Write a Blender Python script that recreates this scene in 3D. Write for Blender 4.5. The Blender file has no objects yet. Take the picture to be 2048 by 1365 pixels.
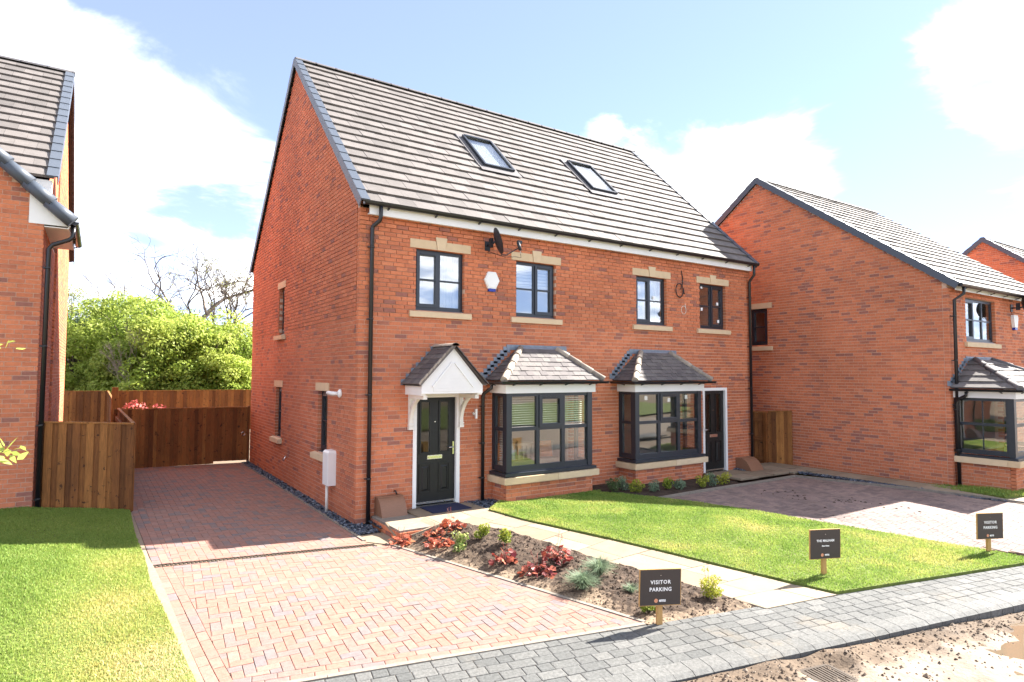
import bpy, bmesh, math, random
import numpy as np
from mathutils import Vector, Matrix, noise as mnoise
from mathutils.geometry import delaunay_2d_cdt

random.seed(7); RNG = np.random.default_rng(7)
scene = bpy.context.scene
COL = scene.collection
rad = math.radians

# ---------------------------------------------------------------- camera
F_PX, YAW, PITCH, ROLL = 1240.906, rad(33.6323), rad(2.9082), rad(0.2017)
CAM = Vector((-3.66895, -10.26794, 2.59192))
_r = Vector((math.cos(YAW), -math.sin(YAW), 0))
FWD = Vector((math.sin(YAW)*math.cos(PITCH), math.cos(YAW)*math.cos(PITCH), math.sin(PITCH)))
_u = _r.cross(FWD)
RIGHT = math.cos(ROLL)*_r + math.sin(ROLL)*_u
UP = -math.sin(ROLL)*_r + math.cos(ROLL)*_u
cd = bpy.data.cameras.new('camera'); cam = bpy.data.objects.new('camera', cd); COL.objects.link(cam)
cd.sensor_width = 36; cd.lens = F_PX/2048*36; cd.clip_end = 3000; cd.clip_start = 0.05
cam.matrix_world = Matrix(((RIGHT.x, UP.x, -FWD.x, CAM.x), (RIGHT.y, UP.y, -FWD.y, CAM.y), (RIGHT.z, UP.z, -FWD.z, CAM.z), (0, 0, 0, 1)))
scene.camera = cam

# ---------------------------------------------------------------- light
SUN = Vector((1.25, -0.02, 1.0)).normalized()
sd = bpy.data.lights.new('sun', 'SUN'); sd.energy = 2.0; sd.angle = rad(0.55); sd.color = (1.0, 0.945, 0.87)
so = bpy.data.objects.new('sun', sd); COL.objects.link(so)
so.rotation_euler = SUN.to_track_quat('Z', 'Y').to_euler()
so.location = (20, -5, 30)
scene.view_settings.view_transform = 'Standard'; scene.view_settings.look = 'None'
scene.view_settings.gamma = 1; scene.view_settings.use_curve_mapping = False
scene.view_settings.exposure = 3.6
scene.cycles.use_denoising = True
scene.cycles.max_bounces = 8; scene.cycles.diffuse_bounces = 4; scene.cycles.transparent_max_bounces = 12
scene.cycles.sample_clamp_indirect = 8

def build_world():
    w = bpy.data.worlds.new('World'); scene.world = w; w.use_nodes = True
    nt = w.node_tree; N = nt.nodes; L = nt.links
    for n in list(N): N.remove(n)
    out = N.new('ShaderNodeOutputWorld'); bg = N.new('ShaderNodeBackground')
    L.new(bg.outputs[0], out.inputs[0]); bg.inputs[1].default_value = 0.05
    sky = N.new('ShaderNodeTexSky'); sky.sky_type = 'NISHITA'; sky.sun_disc = False
    sky.sun_elevation = math.asin(SUN.z); sky.sun_rotation = math.atan2(SUN.x, SUN.y)
    sky.air_density = .4; sky.dust_density = .08; sky.ozone_density = 3.5; sky.altitude = 300
    tc = N.new('ShaderNodeTexCoord'); sp = N.new('ShaderNodeSeparateXYZ'); L.new(tc.outputs['Generated'], sp.inputs[0])
    def mth(op, a, b=None, c=None, clamp=False):
        n = N.new('ShaderNodeMath'); n.operation = op; n.use_clamp = clamp
        for i, v in enumerate((a, b, c)):
            if v is None: continue
            if isinstance(v, (int, float)): n.inputs[i].default_value = v
            else: L.new(v, n.inputs[i])
        return n.outputs[0]
    zz = mth('ADD', mth('MAXIMUM', sp.outputs[2], 0.0), 0.22)
    cb = N.new('ShaderNodeCombineXYZ')
    L.new(mth('DIVIDE', sp.outputs[0], zz), cb.inputs[0]); L.new(mth('DIVIDE', sp.outputs[1], zz), cb.inputs[1])
    n1 = N.new('ShaderNodeTexNoise'); n1.inputs['Scale'].default_value = 1.55; n1.inputs['Detail'].default_value = 9
    n1.inputs['Roughness'].default_value = 0.64; n1.inputs['Distortion'].default_value = 0.5
    mp = N.new('ShaderNodeMapping'); mp.inputs['Location'].default_value = (3.1, 1.7, 0)
    L.new(cb.outputs[0], mp.inputs[0]); L.new(mp.outputs[0], n1.inputs['Vector'])
    val = n1.outputs[0]
    # cumulus banks seen in the photograph: soft lobes (direction, width, weight) that push the noise up or down
    def ray(px, py): return (FWD + RIGHT*((px-1024)/F_PX) - UP*((py-682.5)/F_PX)).normalized()
    for px, py, wd, wt in ((40, 200, .20, .10), (300, 230, .15, .08), (470, 200, .10, .10), (1440, 300, .12, .17), (1590, 330, .11, .15), (1200, 255, .03, .16), (1985, 130, .12, .34), (1830, 330, .11, -.16), (1980, 340, .12, -.12), (1700, 60, .19, -.15), (1420, 120, .12, -.12),
                           (620, 40, .24, -.24), (900, 130, .22, -.20), (1230, 90, .22, -.16), (1680, 130, .14, -.09), (390, 400, .09, -.10), (300, 470, .07, -.06), (330, 40, .08, -.08), (410, 520, .06, .12), (250, 300, .10, .06)):
        dt = N.new('ShaderNodeVectorMath'); dt.operation = 'DISTANCE'
        L.new(tc.outputs['Generated'], dt.inputs[0]); dt.inputs[1].default_value = ray(px, py)
        mr = N.new('ShaderNodeMapRange'); mr.interpolation_type = 'SMOOTHSTEP'
        L.new(dt.outputs['Value'], mr.inputs[0]); mr.inputs[1].default_value = wd*1.6; mr.inputs[2].default_value = wd*.25
        mr.inputs[3].default_value = 0; mr.inputs[4].default_value = wt
        val = mth('ADD', val, mr.outputs[0])
    mask = N.new('ShaderNodeMapRange'); mask.interpolation_type = 'SMOOTHSTEP'
    L.new(val, mask.inputs[0]); mask.inputs[1].default_value = .40; mask.inputs[2].default_value = .72
    n2 = N.new('ShaderNodeTexNoise'); n2.inputs['Scale'].default_value = 5; n2.inputs['Detail'].default_value = 5
    L.new(cb.outputs[0], n2.inputs['Vector'])
    cc = N.new('ShaderNodeValToRGB'); cc.color_ramp.elements[0].position = .32; cc.color_ramp.elements[1].position = .68
    cc.color_ramp.elements[0].color = (2.0, 2.15, 2.45, 1); cc.color_ramp.elements[1].color = (9.0, 8.8, 8.5, 1)
    L.new(n2.outputs[0], cc.inputs[0])
    hz = N.new('ShaderNodeMix'); hz.data_type = 'RGBA'      # thin high haze whitens the blue
    hz.inputs[7].default_value = (1.6, 1.7, 2.05, 1)
    L.new(sky.outputs[0], hz.inputs[6])
    hf = mth('ADD', mth('MULTIPLY', mth('POWER', mth('SUBTRACT', 1.0, mth('MAXIMUM', sp.outputs[2], 0.0)), 7.0), .5), .36); L.new(hf, hz.inputs[0])   # whiter towards the horizon
    mx = N.new('ShaderNodeMix'); mx.data_type = 'RGBA'
    L.new(mask.outputs[0], mx.inputs[0]); L.new(hz.outputs[2], mx.inputs[6]); L.new(cc.outputs[0], mx.inputs[7])
    L.new(mx.outputs[2], bg.inputs[0])
build_world()

# ---------------------------------------------------------------- helpers
def ray(px, py): return FWD + RIGHT*((px-1024)/F_PX) - UP*((py-682.5)/F_PX)
def on(px, py, ax, v):
    d = ray(px, py); k = 'xyz'.index(ax); t = (v-CAM[k])/d[k]; return CAM + d*t
def smooth(t): t = max(0., min(1., t)); return t*t*(3-2*t)
def road_y(x): return -5.36 - 0.222*x            # line where plots meet the footpath
def drive_xe(y): return 0.02 + max(0, -1.3-y)*0.252  # right edge of the near driveway
def T(x, y):                                      # ground height
    d = y - road_y(x); r = smooth(d/3.4)
    xe = drive_xe(y)
    if x < xe and x < 1.5:
        back = 1 - 0.65*smooth((y-3)/6)
        q = max(0, -x); return (0.056*min(q, 3.1) + 0.13*min(max(0, q-3.1), 1.5))*r*back
    e = 0.17*smooth((x-xe)/0.9) if y < -1.25 else 0.17
    return e*r*(1 - 0.35*smooth((x-5.5)/5))
def G(px, py, dz=0):                              # pixel -> point on the ground
    z = 0.
    for _ in range(12):
        p = on(px, py, 'z', z+dz); z = T(p.x, p.y)
    return Vector((p.x, p.y, z+dz))

WORLD = {}                                        # world translation of every object made
def link(o, loc, parent=None):
    COL.objects.link(o); o.location = loc; WORLD[o] = Vector(loc)
    if parent is not None:
        o.parent = parent; o.matrix_parent_inverse = Matrix.Translation(-WORLD[parent])
    return o
def tag(o, label=None, cat=None, group=None, kind=None):
    if label: o['label'] = label
    if cat: o['category'] = cat
    if group: o['group'] = group
    if kind: o['kind'] = kind
    return o
def thing(name, loc, label, cat, group=None):
    o = bpy.data.objects.new(name, None); o.empty_display_size = .2
    link(o, loc); return tag(o, label, cat, group)

class MB:
    def __init__(s): s.v = []; s.f = []; s.t = []; s.sm = []; s.m = []
    def add(s, vs, fs, tone=.5, sm=False, m=0):
        b = len(s.v); s.v.extend([tuple(p) for p in vs])
        for f in fs: s.f.append(tuple(b+i for i in f)); s.t.append(tone); s.sm.append(sm); s.m.append(m)
    def quad(s, a, b, c, d, tone=.5, m=0): s.add((a, b, c, d), ((0, 1, 2, 3),), tone, m=m)
    def hexa(s, p, tone=.5, m=0):                 # 8 points: bottom 4 then top 4
        s.add(p, ((3, 2, 1, 0), (4, 5, 6, 7), (0, 1, 5, 4), (1, 2, 6, 5), (2, 3, 7, 6), (3, 0, 4, 7)), tone, m=m)
    def box(s, x0, x1, y0, y1, z0, z1, tone=.5, m=0):
        s.hexa(((x0, y0, z0), (x1, y0, z0), (x1, y1, z0), (x0, y1, z0), (x0, y0, z1), (x1, y0, z1), (x1, y1, z1), (x0, y1, z1)), tone, m)
    def ob(s, O, U, N, u0, u1, z0, z1, n0, n1, tone=.5, m=0):   # box in wall coordinates (u along, n outward)
        O = Vector(O); U = Vector(U); N = Vector(N); Z = Vector((0, 0, 1))
        P = lambda u, n, z: O + U*u + N*n + Z*z
        s.hexa((P(u0, n1, z0), P(u1, n1, z0), P(u1, n0, z0), P(u0, n0, z0), P(u0, n1, z1), P(u1, n1, z1), P(u1, n0, z1), P(u0, n0, z1)), tone, m)
    def bar(s, a, b, w, h, tone=.5, up=(0, 0, 1)):
        a = Vector(a); b = Vector(b); d = (b-a).normalized(); up = Vector(up)
        x = d.cross(up)
        if x.length < 1e-4: x = d.cross(Vector((0, 1, 0)))
        x.normalize(); y = x.cross(d)
        p = [q + x*sx*w/2 + y*sy*h/2 for q in (a, b) for sx, sy in ((-1, -1), (1, -1), (1, 1), (-1, 1))]
        s.add(p, ((0, 1, 2, 3), (7, 6, 5, 4), (0, 4, 5, 1), (1, 5, 6, 2), (2, 6, 7, 3), (3, 7, 4, 0)), tone)
    def tube(s, pts, r, n=8, tone=.5, cap=True, sm=True):
        pts = [Vector(p) for p in pts]; rs = r if isinstance(r, (list, tuple)) else [r]*len(pts)
        base = len(s.v); prev = None
        for i, p in enumerate(pts):
            d = (pts[min(i+1, len(pts)-1)] - pts[max(i-1, 0)])
            d = d.normalized() if d.length > 1e-9 else Vector((0, 0, 1))
            x = prev - d*prev.dot(d) if prev is not None else None
            if x is None or x.length < 1e-3:
                x = d.cross(Vector((0, 0, 1)))
                if x.length < 1e-3: x = d.cross(Vector((0, 1, 0)))
            x.normalize(); prev = x; y = d.cross(x)
            for k in range(n):
                a = 2*math.pi*k/n; s.v.append(tuple(p + (x*math.cos(a) + y*math.sin(a))*rs[i]))
        for i in range(len(pts)-1):
            for k in range(n):
                k2 = (k+1) % n
                s.f.append((base+i*n+k, base+i*n+k2, base+(i+1)*n+k2, base+(i+1)*n+k)); s.t.append(tone); s.sm.append(sm); s.m.append(0)
        if cap:
            for st, rev in ((0, True), ((len(pts)-1)*n, False)):
                f = [base+st+k for k in range(n)]
                s.f.append(tuple(reversed(f)) if rev else tuple(f)); s.t.append(tone); s.sm.append(False); s.m.append(0)
    def prism(s, pts, ext, tone=.5, m=0):         # planar polygon extruded by vector ext
        pts = [Vector(p) for p in pts]; ext = Vector(ext); n = len(pts)
        vs = pts + [p+ext for p in pts]
        fs = [tuple(range(n-1, -1, -1)), tuple(range(n, 2*n))] + [(i, (i+1) % n, (i+1) % n+n, i+n) for i in range(n)]
        s.add(vs, fs, tone, m=m)
    def mesh(s, name, mats, c=Vector((0, 0, 0))):
        me = bpy.data.meshes.new(name)
        me.from_pydata([(p[0]-c.x, p[1]-c.y, p[2]-c.z) for p in s.v], [], s.f)
        at = me.attributes.new('tone', 'FLOAT', 'FACE'); at.data.foreach_set('value', np.array(s.t, 'f'))
        me.polygons.foreach_set('use_smooth', np.array(s.sm, bool))
        for m in (mats if isinstance(mats, (list, tuple)) else [mats]): me.materials.append(m)
        if any(s.m): me.polygons.foreach_set('material_index', np.array(s.m, 'i'))
        me.update(); return me
    def build(s, name, mats, parent=None, base=True):
        a = np.array(s.v); c = (a.min(0)+a.max(0))/2
        if base: c[2] = a[:, 2].min()
        c = Vector(c)
        return link(bpy.data.objects.new(name, s.mesh(name, mats, c)), c, parent)

def np_mesh(name, verts, quads, tone, mats, parent=None, tri=False):   # big numpy meshes (grass, leaves)
    k = 3 if tri else 4
    me = bpy.data.meshes.new(name); nf = len(quads)
    c = (verts.min(0)+verts.max(0))/2; c[2] = verts[:, 2].min()
    me.vertices.add(len(verts)); me.vertices.foreach_set('co', (verts-c).astype('f').ravel())
    me.loops.add(nf*k); me.loops.foreach_set('vertex_index', quads.astype('i').ravel())
    me.polygons.add(nf); me.polygons.foreach_set('loop_start', np.arange(0, nf*k, k, dtype='i'))
    at = me.attributes.new('tone', 'FLOAT', 'FACE'); at.data.foreach_set('value', tone.astype('f'))
    me.update(calc_edges=True)
    for m in (mats if isinstance(mats, (list, tuple)) else [mats]): me.materials.append(m)
    return link(bpy.data.objects.new(name, me), Vector(c), parent)

# ---------------------------------------------------------------- materials
def srgb(*c): return tuple(((v/255)/12.92 if v/255 <= .04045 else ((v/255+.055)/1.055)**2.4) for v in c) + (1,)
def mat(name, cols, rough=.8, tone=True, nscale=0, namp=.15, bump=0, bscale=60, spec=.3, metal=0, stretch=None, trans=0, noise2=None, big=None):
    """cols: list of (position, rgb) over the per-face tone (0..1); world-position noise varies value; bump for fine relief"""
    m = bpy.data.materials.new(name); m.use_nodes = True; nt = m.node_tree; N = nt.nodes; L = nt.links
    b = N['Principled BSDF']; b.inputs['Roughness'].default_value = rough
    b.inputs['Specular IOR Level'].default_value = spec; b.inputs['Metallic'].default_value = metal
    if isinstance(cols[0], (int, float)): cols = [(0, cols), (1, cols)]
    cr = N.new('ShaderNodeValToRGB'); e = cr.color_ramp.elements
    while len(e) < len(cols): e.new(.5)
    for i, (p, c) in enumerate(cols): e[i].position = p; e[i].color = tuple(c[:3]) + (1,)
    at = N.new('ShaderNodeAttribute'); at.attribute_name = 'tone'; L.new(at.outputs['Fac'], cr.inputs[0])
    col = cr.outputs[0]
    geo = N.new('ShaderNodeNewGeometry'); pos = geo.outputs['Position']
    if stretch:
        mp = N.new('ShaderNodeMapping'); mp.inputs['Scale'].default_value = stretch; L.new(pos, mp.inputs[0]); pos = mp.outputs[0]
    if nscale:
        nz = N.new('ShaderNodeTexNoise'); nz.inputs['Scale'].default_value = nscale; nz.inputs['Detail'].default_value = 6; nz.inputs['Roughness'].default_value = .62
        L.new(pos, nz.inputs['Vector'])
        mr = N.new('ShaderNodeMapRange'); L.new(nz.outputs[0], mr.inputs[0]); mr.inputs[1].default_value = .25; mr.inputs[2].default_value = .75
        mr.inputs[3].default_value = 1-namp; mr.inputs[4].default_value = 1+namp
        hs = N.new('ShaderNodeHueSaturation'); L.new(col, hs.inputs['Color']); L.new(mr.outputs[0], hs.inputs['Value']); col = hs.outputs[0]
    if big:                                        # (scale, amplitude): slow drift of value over the whole surface
        nz = N.new('ShaderNodeTexNoise'); nz.inputs['Scale'].default_value = big[0]; nz.inputs['Detail'].default_value = 3; L.new(geo.outputs['Position'], nz.inputs['Vector'])
        mr = N.new('ShaderNodeMapRange'); L.new(nz.outputs[0], mr.inputs[0]); mr.inputs[1].default_value = .3; mr.inputs[2].default_value = .7; mr.inputs[3].default_value = 1-big[1]; mr.inputs[4].default_value = 1+big[1]
        hs = N.new('ShaderNodeHueSaturation'); L.new(col, hs.inputs['Color']); L.new(mr.outputs[0], hs.inputs['Value']); col = hs.outputs[0]
    if noise2:                                     # (scale, low, high, rgb, strength): patches of another colour
        sc, lo, hi, rgb, st = noise2
        nz = N.new('ShaderNodeTexNoise'); nz.inputs['Scale'].default_value = sc; nz.inputs['Detail'].default_value = 7; nz.inputs['Roughness'].default_value = .65
        L.new(geo.outputs['Position'], nz.inputs['Vector'])
        mr = N.new('ShaderNodeMapRange'); mr.interpolation_type = 'SMOOTHSTEP'; L.new(nz.outputs[0], mr.inputs[0])
        mr.inputs[1].default_value = lo; mr.inputs[2].default_value = hi; mr.inputs[4].default_value = st
        mx = N.new('ShaderNodeMix'); mx.data_type = 'RGBA'; L.new(mr.outputs[0], mx.inputs[0]); L.new(col, mx.inputs[6]); mx.inputs[7].default_value = tuple(rgb[:3])+(1,)
        col = mx.outputs[2]
    L.new(col, b.inputs['Base Color'])
    if bump:
        nb = N.new('ShaderNodeTexNoise'); nb.inputs['Scale'].default_value = bscale; nb.inputs['Detail'].default_value = 4
        L.new(pos, nb.inputs['Vector']); bp = N.new('ShaderNodeBump'); bp.inputs['Strength'].default_value = bump; bp.inputs['Distance'].default_value = .01
        L.new(nb.outputs[0], bp.inputs['Height']); L.new(bp.outputs[0], b.inputs['Normal'])
    if trans:                                      # thin leaves let light through
        tr = N.new('ShaderNodeBsdfTranslucent'); L.new(col, tr.inputs[0]); ms = N.new('ShaderNodeMixShader'); ms.inputs[0].default_value = trans
        L.new(b.outputs[0], ms.inputs[1]); L.new(tr.outputs[0], ms.inputs[2]); L.new(ms.outputs[0], N['Material Output'].inputs[0])
    return m
def glass_mat(name, f0=.13, tint=(.96, .98, .97), rough=.0):
    """thin pane: clear, with a Schlick reflection that is the same from both sides"""
    m = bpy.data.materials.new(name); m.use_nodes = True; nt = m.node_tree; N = nt.nodes; L = nt.links
    for n in list(N): N.remove(n)
    o = N.new('ShaderNodeOutputMaterial'); t = N.new('ShaderNodeBsdfTransparent'); t.inputs[0].default_value = tint+(1,)
    g = N.new('ShaderNodeBsdfGlossy'); g.inputs['Roughness'].default_value = rough
    ge = N.new('ShaderNodeNewGeometry'); dt = N.new('ShaderNodeVectorMath'); dt.operation = 'DOT_PRODUCT'; L.new(ge.outputs['Incoming'], dt.inputs[0]); L.new(ge.outputs['Normal'], dt.inputs[1])
    def mth(op, a, b):
        n = N.new('ShaderNodeMath'); n.operation = op
        for k, v in enumerate((a, b)):
            if isinstance(v, (int, float)): n.inputs[k].default_value = v
            else: L.new(v, n.inputs[k])
        return n.outputs[0]
    c = mth('SUBTRACT', 1.0, mth('ABSOLUTE', dt.outputs['Value'], 0.0)); fr = mth('ADD', f0, mth('MULTIPLY', mth('POWER', c, 5.0), 1-f0))
    nz = N.new('ShaderNodeTexNoise'); nz.inputs['Scale'].default_value = 1.4; nz.inputs['Detail'].default_value = 1; L.new(ge.outputs['Position'], nz.inputs['Vector'])
    bp = N.new('ShaderNodeBump'); bp.inputs['Strength'].default_value = .04; bp.inputs['Distance'].default_value = .05
    L.new(nz.outputs[0], bp.inputs['Height']); L.new(bp.outputs[0], g.inputs['Normal'])
    mx = N.new('ShaderNodeMixShader'); L.new(fr, mx.inputs[0]); L.new(t.outputs[0], mx.inputs[1]); L.new(g.outputs[0], mx.inputs[2]); L.new(mx.outputs[0], o.inputs[0])
    return m
BR = [(0, (.27, .115, .088)), (.10, (.31, .122, .083)), (.16, (.40, .14, .078)), (.35, (.46, .152, .076)), (.6, (.50, .163, .077)), (.85, (.535, .178, .084)), (1, (.555, .2, .10))]
M = dict(
    brick=mat('brick', BR, .88, nscale=26, namp=.2, bump=.35, bscale=140, noise2=(6, .60, .8, (.6, .36, .27), .4), big=(.55, .16)),
    brick_shade=mat('brick_shaded', [(p, (c[0]*.92, c[1]*.93, c[2]*.98)) for p, c in BR], .88, nscale=26, namp=.2, bump=.35, bscale=140, noise2=(2.2, .56, .8, (.42, .22, .16), .4), big=(.5, .15)),  # darker copy of brick for shaded walls: shade put into the colour
    mortar=mat('mortar', (.6, .41, .31), .95, nscale=30, namp=.15),
    tile=mat('roof_tile', [(0, (.108, .097, .091)), (.3, (.135, .121, .113)), (1, (.158, .141, .132))], .8, nscale=8, namp=.14, bump=.2, bscale=120, noise2=(.7, .5, .75, (.11, .1, .092), .5), big=(.8, .1)),
    slate=mat('small_roof_tile', [(0, (.085, .075, .075)), (.5, (.115, .10, .098)), (1, (.15, .135, .125))], .75, nscale=30, namp=.2, bump=.3, bscale=80),
    verge=mat('verge_trim', (.075, .09, .115), .45),
    ridge=mat('ridge_tile', [(0, (.10, .095, .1)), (1, (.16, .15, .15))], .75, nscale=12, namp=.15),
    hip=mat('hip_tile', [(0, (.2, .17, .14)), (1, (.42, .36, .29))], .85, nscale=14, namp=.25, bump=.3),
    lead=mat('lead_flashing', (.2, .235, .28), .45, nscale=10, namp=.2, metal=.2),
    black=mat('black_plastic', (.013, .013, .015), .3, spec=.5),
    white=mat('white_plastic', (.78, .78, .76), .4, nscale=3, namp=.04),
    cream=mat('cream_paint', (.74, .71, .64), .5, nscale=6, namp=.06),
    frame=mat('anthracite_frame', (.02, .025, .034), .34, spec=.5),
    stone=mat('cast_stone', [(0, (.56, .42, .26)), (1, (.64, .5, .33))], .85, nscale=7, namp=.08, bump=.15),
    glass=glass_mat('window_glass'), glass_hi=glass_mat('coated_window_glass', .3), frost=glass_mat('door_glass', .06, (.6, .62, .6), .03),
    door=mat('door_black', (.007, .008, .008), .42, nscale=5, namp=.3, stretch=(30, 30, 1.5), bump=.35, bscale=6, spec=.4),
    chrome=mat('satin_metal', (.72, .72, .7), .25, metal=1), brass=mat('pale_metal', (.62, .66, .30), .3, metal=.8),
    plaster=mat('room_plaster', (.62, .6, .55), .9), carpet=mat('room_carpet', (.3, .27, .23), .95), blind=mat('blind_slat', (.68, .66, .6), .6),
    curtain=mat('curtain', (.66, .66, .62), .9, nscale=4, namp=.1, stretch=(14, 14, .4)),
    orange=mat('cushion_orange', (.62, .2, .06), .9, nscale=20, namp=.2), pale=mat('pale_wood', (.6, .48, .33), .6),
    sticker=mat('sticker', (.85, .85, .85), .6),
    wood=mat('fence_wood', [(0, (.06, .02, .006)), (.5, (.2, .074, .019)), (1, (.37, .16, .042))], .75, nscale=3.5, namp=.45, stretch=(26, 26, 1.6), bump=.3, bscale=4, noise2=(9.5, .60, .66, (.028, .011, .005), .9), big=(1.1, .2)),
    paver=mat('red_paver', [(0, (.155, .135, .135)), (.12, (.19, .14, .128)), (.4, (.25, .14, .11)), (.75, (.275, .138, .102)), (1, (.28, .165, .13))], .85, nscale=22, namp=.2, bump=.3, bscale=90, noise2=(.9, .5, .75, (.24, .16, .125), .3)),
    paver2=mat('buff_paver', [(0, (.15, .112, .103)), (.5, (.215, .155, .135)), (1, (.25, .18, .152))], .85, nscale=20, namp=.25, bump=.3, bscale=90, noise2=(1.1, .6, .75, (.13, .1, .08), .5), big=(.6, .15)),
    sett=mat('grey_sett', [(0, (.085, .087, .084)), (.5, (.105, .106, .101)), (1, (.128, .127, .12))], .85, nscale=30, namp=.4, bump=.45, bscale=60, noise2=(.8, .54, .72, (.21, .165, .11), .55), big=(.5, .15)),
    sand=mat('joint_sand', (.2, .145, .1), .98, nscale=9, namp=.3), sand_dry=mat('dry_sand', (.26, .2, .14), .98, nscale=20, namp=.2, bump=.4),
    edging=mat('concrete_edging', (.22, .19, .155), .9, nscale=16, namp=.2, bump=.3),
    slab=mat('sandstone_slab', [(0, (.215, .165, .112)), (.5, (.25, .2, .14)), (1, (.28, .225, .16))], .85, nscale=5, namp=.14, bump=.25, bscale=50),
    soil=mat('soil', [(0, (.03, .02, .014)), (.4, (.065, .043, .029)), (1, (.21, .155, .105))], .98, nscale=14, namp=.55, bump=1, bscale=45),
    mud=mat('dry_mud', [(0, (.055, .037, .024)), (.35, (.12, .085, .056)), (1, (.235, .185, .14))], .9, nscale=5, namp=.3, bump=1, bscale=30, noise2=(1.7, .55, .75, (.27, .225, .18), .4)),
    gravel=mat('slate_chippings', [(0, (.035, .045, .065)), (.6, (.09, .11, .145)), (1, (.2, .22, .25))], .6, nscale=40, namp=.3),
    turf=mat('turf_soil', (.11, .14, .03), .98, nscale=12, namp=.4),
    grass=mat('grass_blade', [(0, (.07, .15, .03)), (.3, (.17, .275, .05)), (.55, (.29, .375, .08)), (.8, (.5, .45, .15)), (1, (.6, .51, .26))], .6, trans=.42),
    water=mat('puddle', (.16, .12, .08), .02, spec=1.),
    steel=mat('grate_metal', (.06, .045, .033), .7, metal=.3),
    sign=mat('sign_board', (.055, .044, .039), .4), post=mat('sign_timber', (.46, .27, .1), .8, nscale=5, namp=.25, stretch=(20, 20, 1.5)), ink=mat('sign_print', (.85, .83, .8), .6), copper=mat('sign_emblem', (.62, .27, .15), .6),
    mat_blue=mat('doormat_navy', (.02, .024, .06), .95, nscale=80, namp=.4, bump=.5), box_brown=mat('brown_cover', (.24, .125, .075), .45, nscale=20, namp=.15, stretch=(1, 1, 6)),
    blue=mat('blue_lens', (.03, .05, .3), .2), cable=mat('black_cable', (.02, .02, .022), .5), dish=mat('dish_grey', (.03, .033, .04), .5),
    leaf=mat('leaf_green', [(0, (.10, .155, .03)), (.5, (.25, .34, .05)), (1, (.44, .5, .11))], .55, trans=.5, big=(.7, .2)),
    leaf_dark=mat('leaf_ivy', [(0, (.03, .055, .018)), (1, (.10, .15, .05))], .5, trans=.2),
    leaf_olive=mat('leaf_olive', [(0, (.14, .17, .04)), (1, (.36, .37, .11))], .6, trans=.4),
    leaf_red=mat('leaf_red', [(0, (.09, .02, .03)), (.5, (.24, .045, .035)), (1, (.5, .16, .09))], .5, trans=.3),
    leaf_orange=mat('leaf_coral', [(0, (.22, .05, .035)), (.5, (.45, .12, .06)), (1, (.62, .26, .14))], .5, trans=.35),
    leaf_gold=mat('leaf_gold', [(0, (.06, .13, .02)), (.5, (.25, .3, .03)), (1, (.55, .5, .08))], .5, trans=.35),
    leaf_vari=mat('leaf_variegated', [(0, (.05, .11, .02)), (.55, (.16, .24, .05)), (1, (.55, .52, .2))], .5, trans=.3),
    fescue=mat('fescue_blade', [(0, (.10, .15, .09)), (.6, (.2, .28, .17)), (1, (.38, .4, .24))], .6, trans=.3),
    bark=mat('bark', [(0, (.07, .055, .045)), (1, (.16, .13, .105))], .95, nscale=10, namp=.3, stretch=(1, 1, .3)), bark_pale=mat('bark_pale', (.3, .25, .19), .95),
    pink=mat('leaf_maple', [(0, (.3, .05, .06)), (1, (.55, .14, .12))], .6, trans=.3), terrain=mat('earth', (.17, .125, .085), .98, nscale=.6, namp=.3),
)
def bins(n=12): return [(i+.5)/n for i in range(n)]

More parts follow.
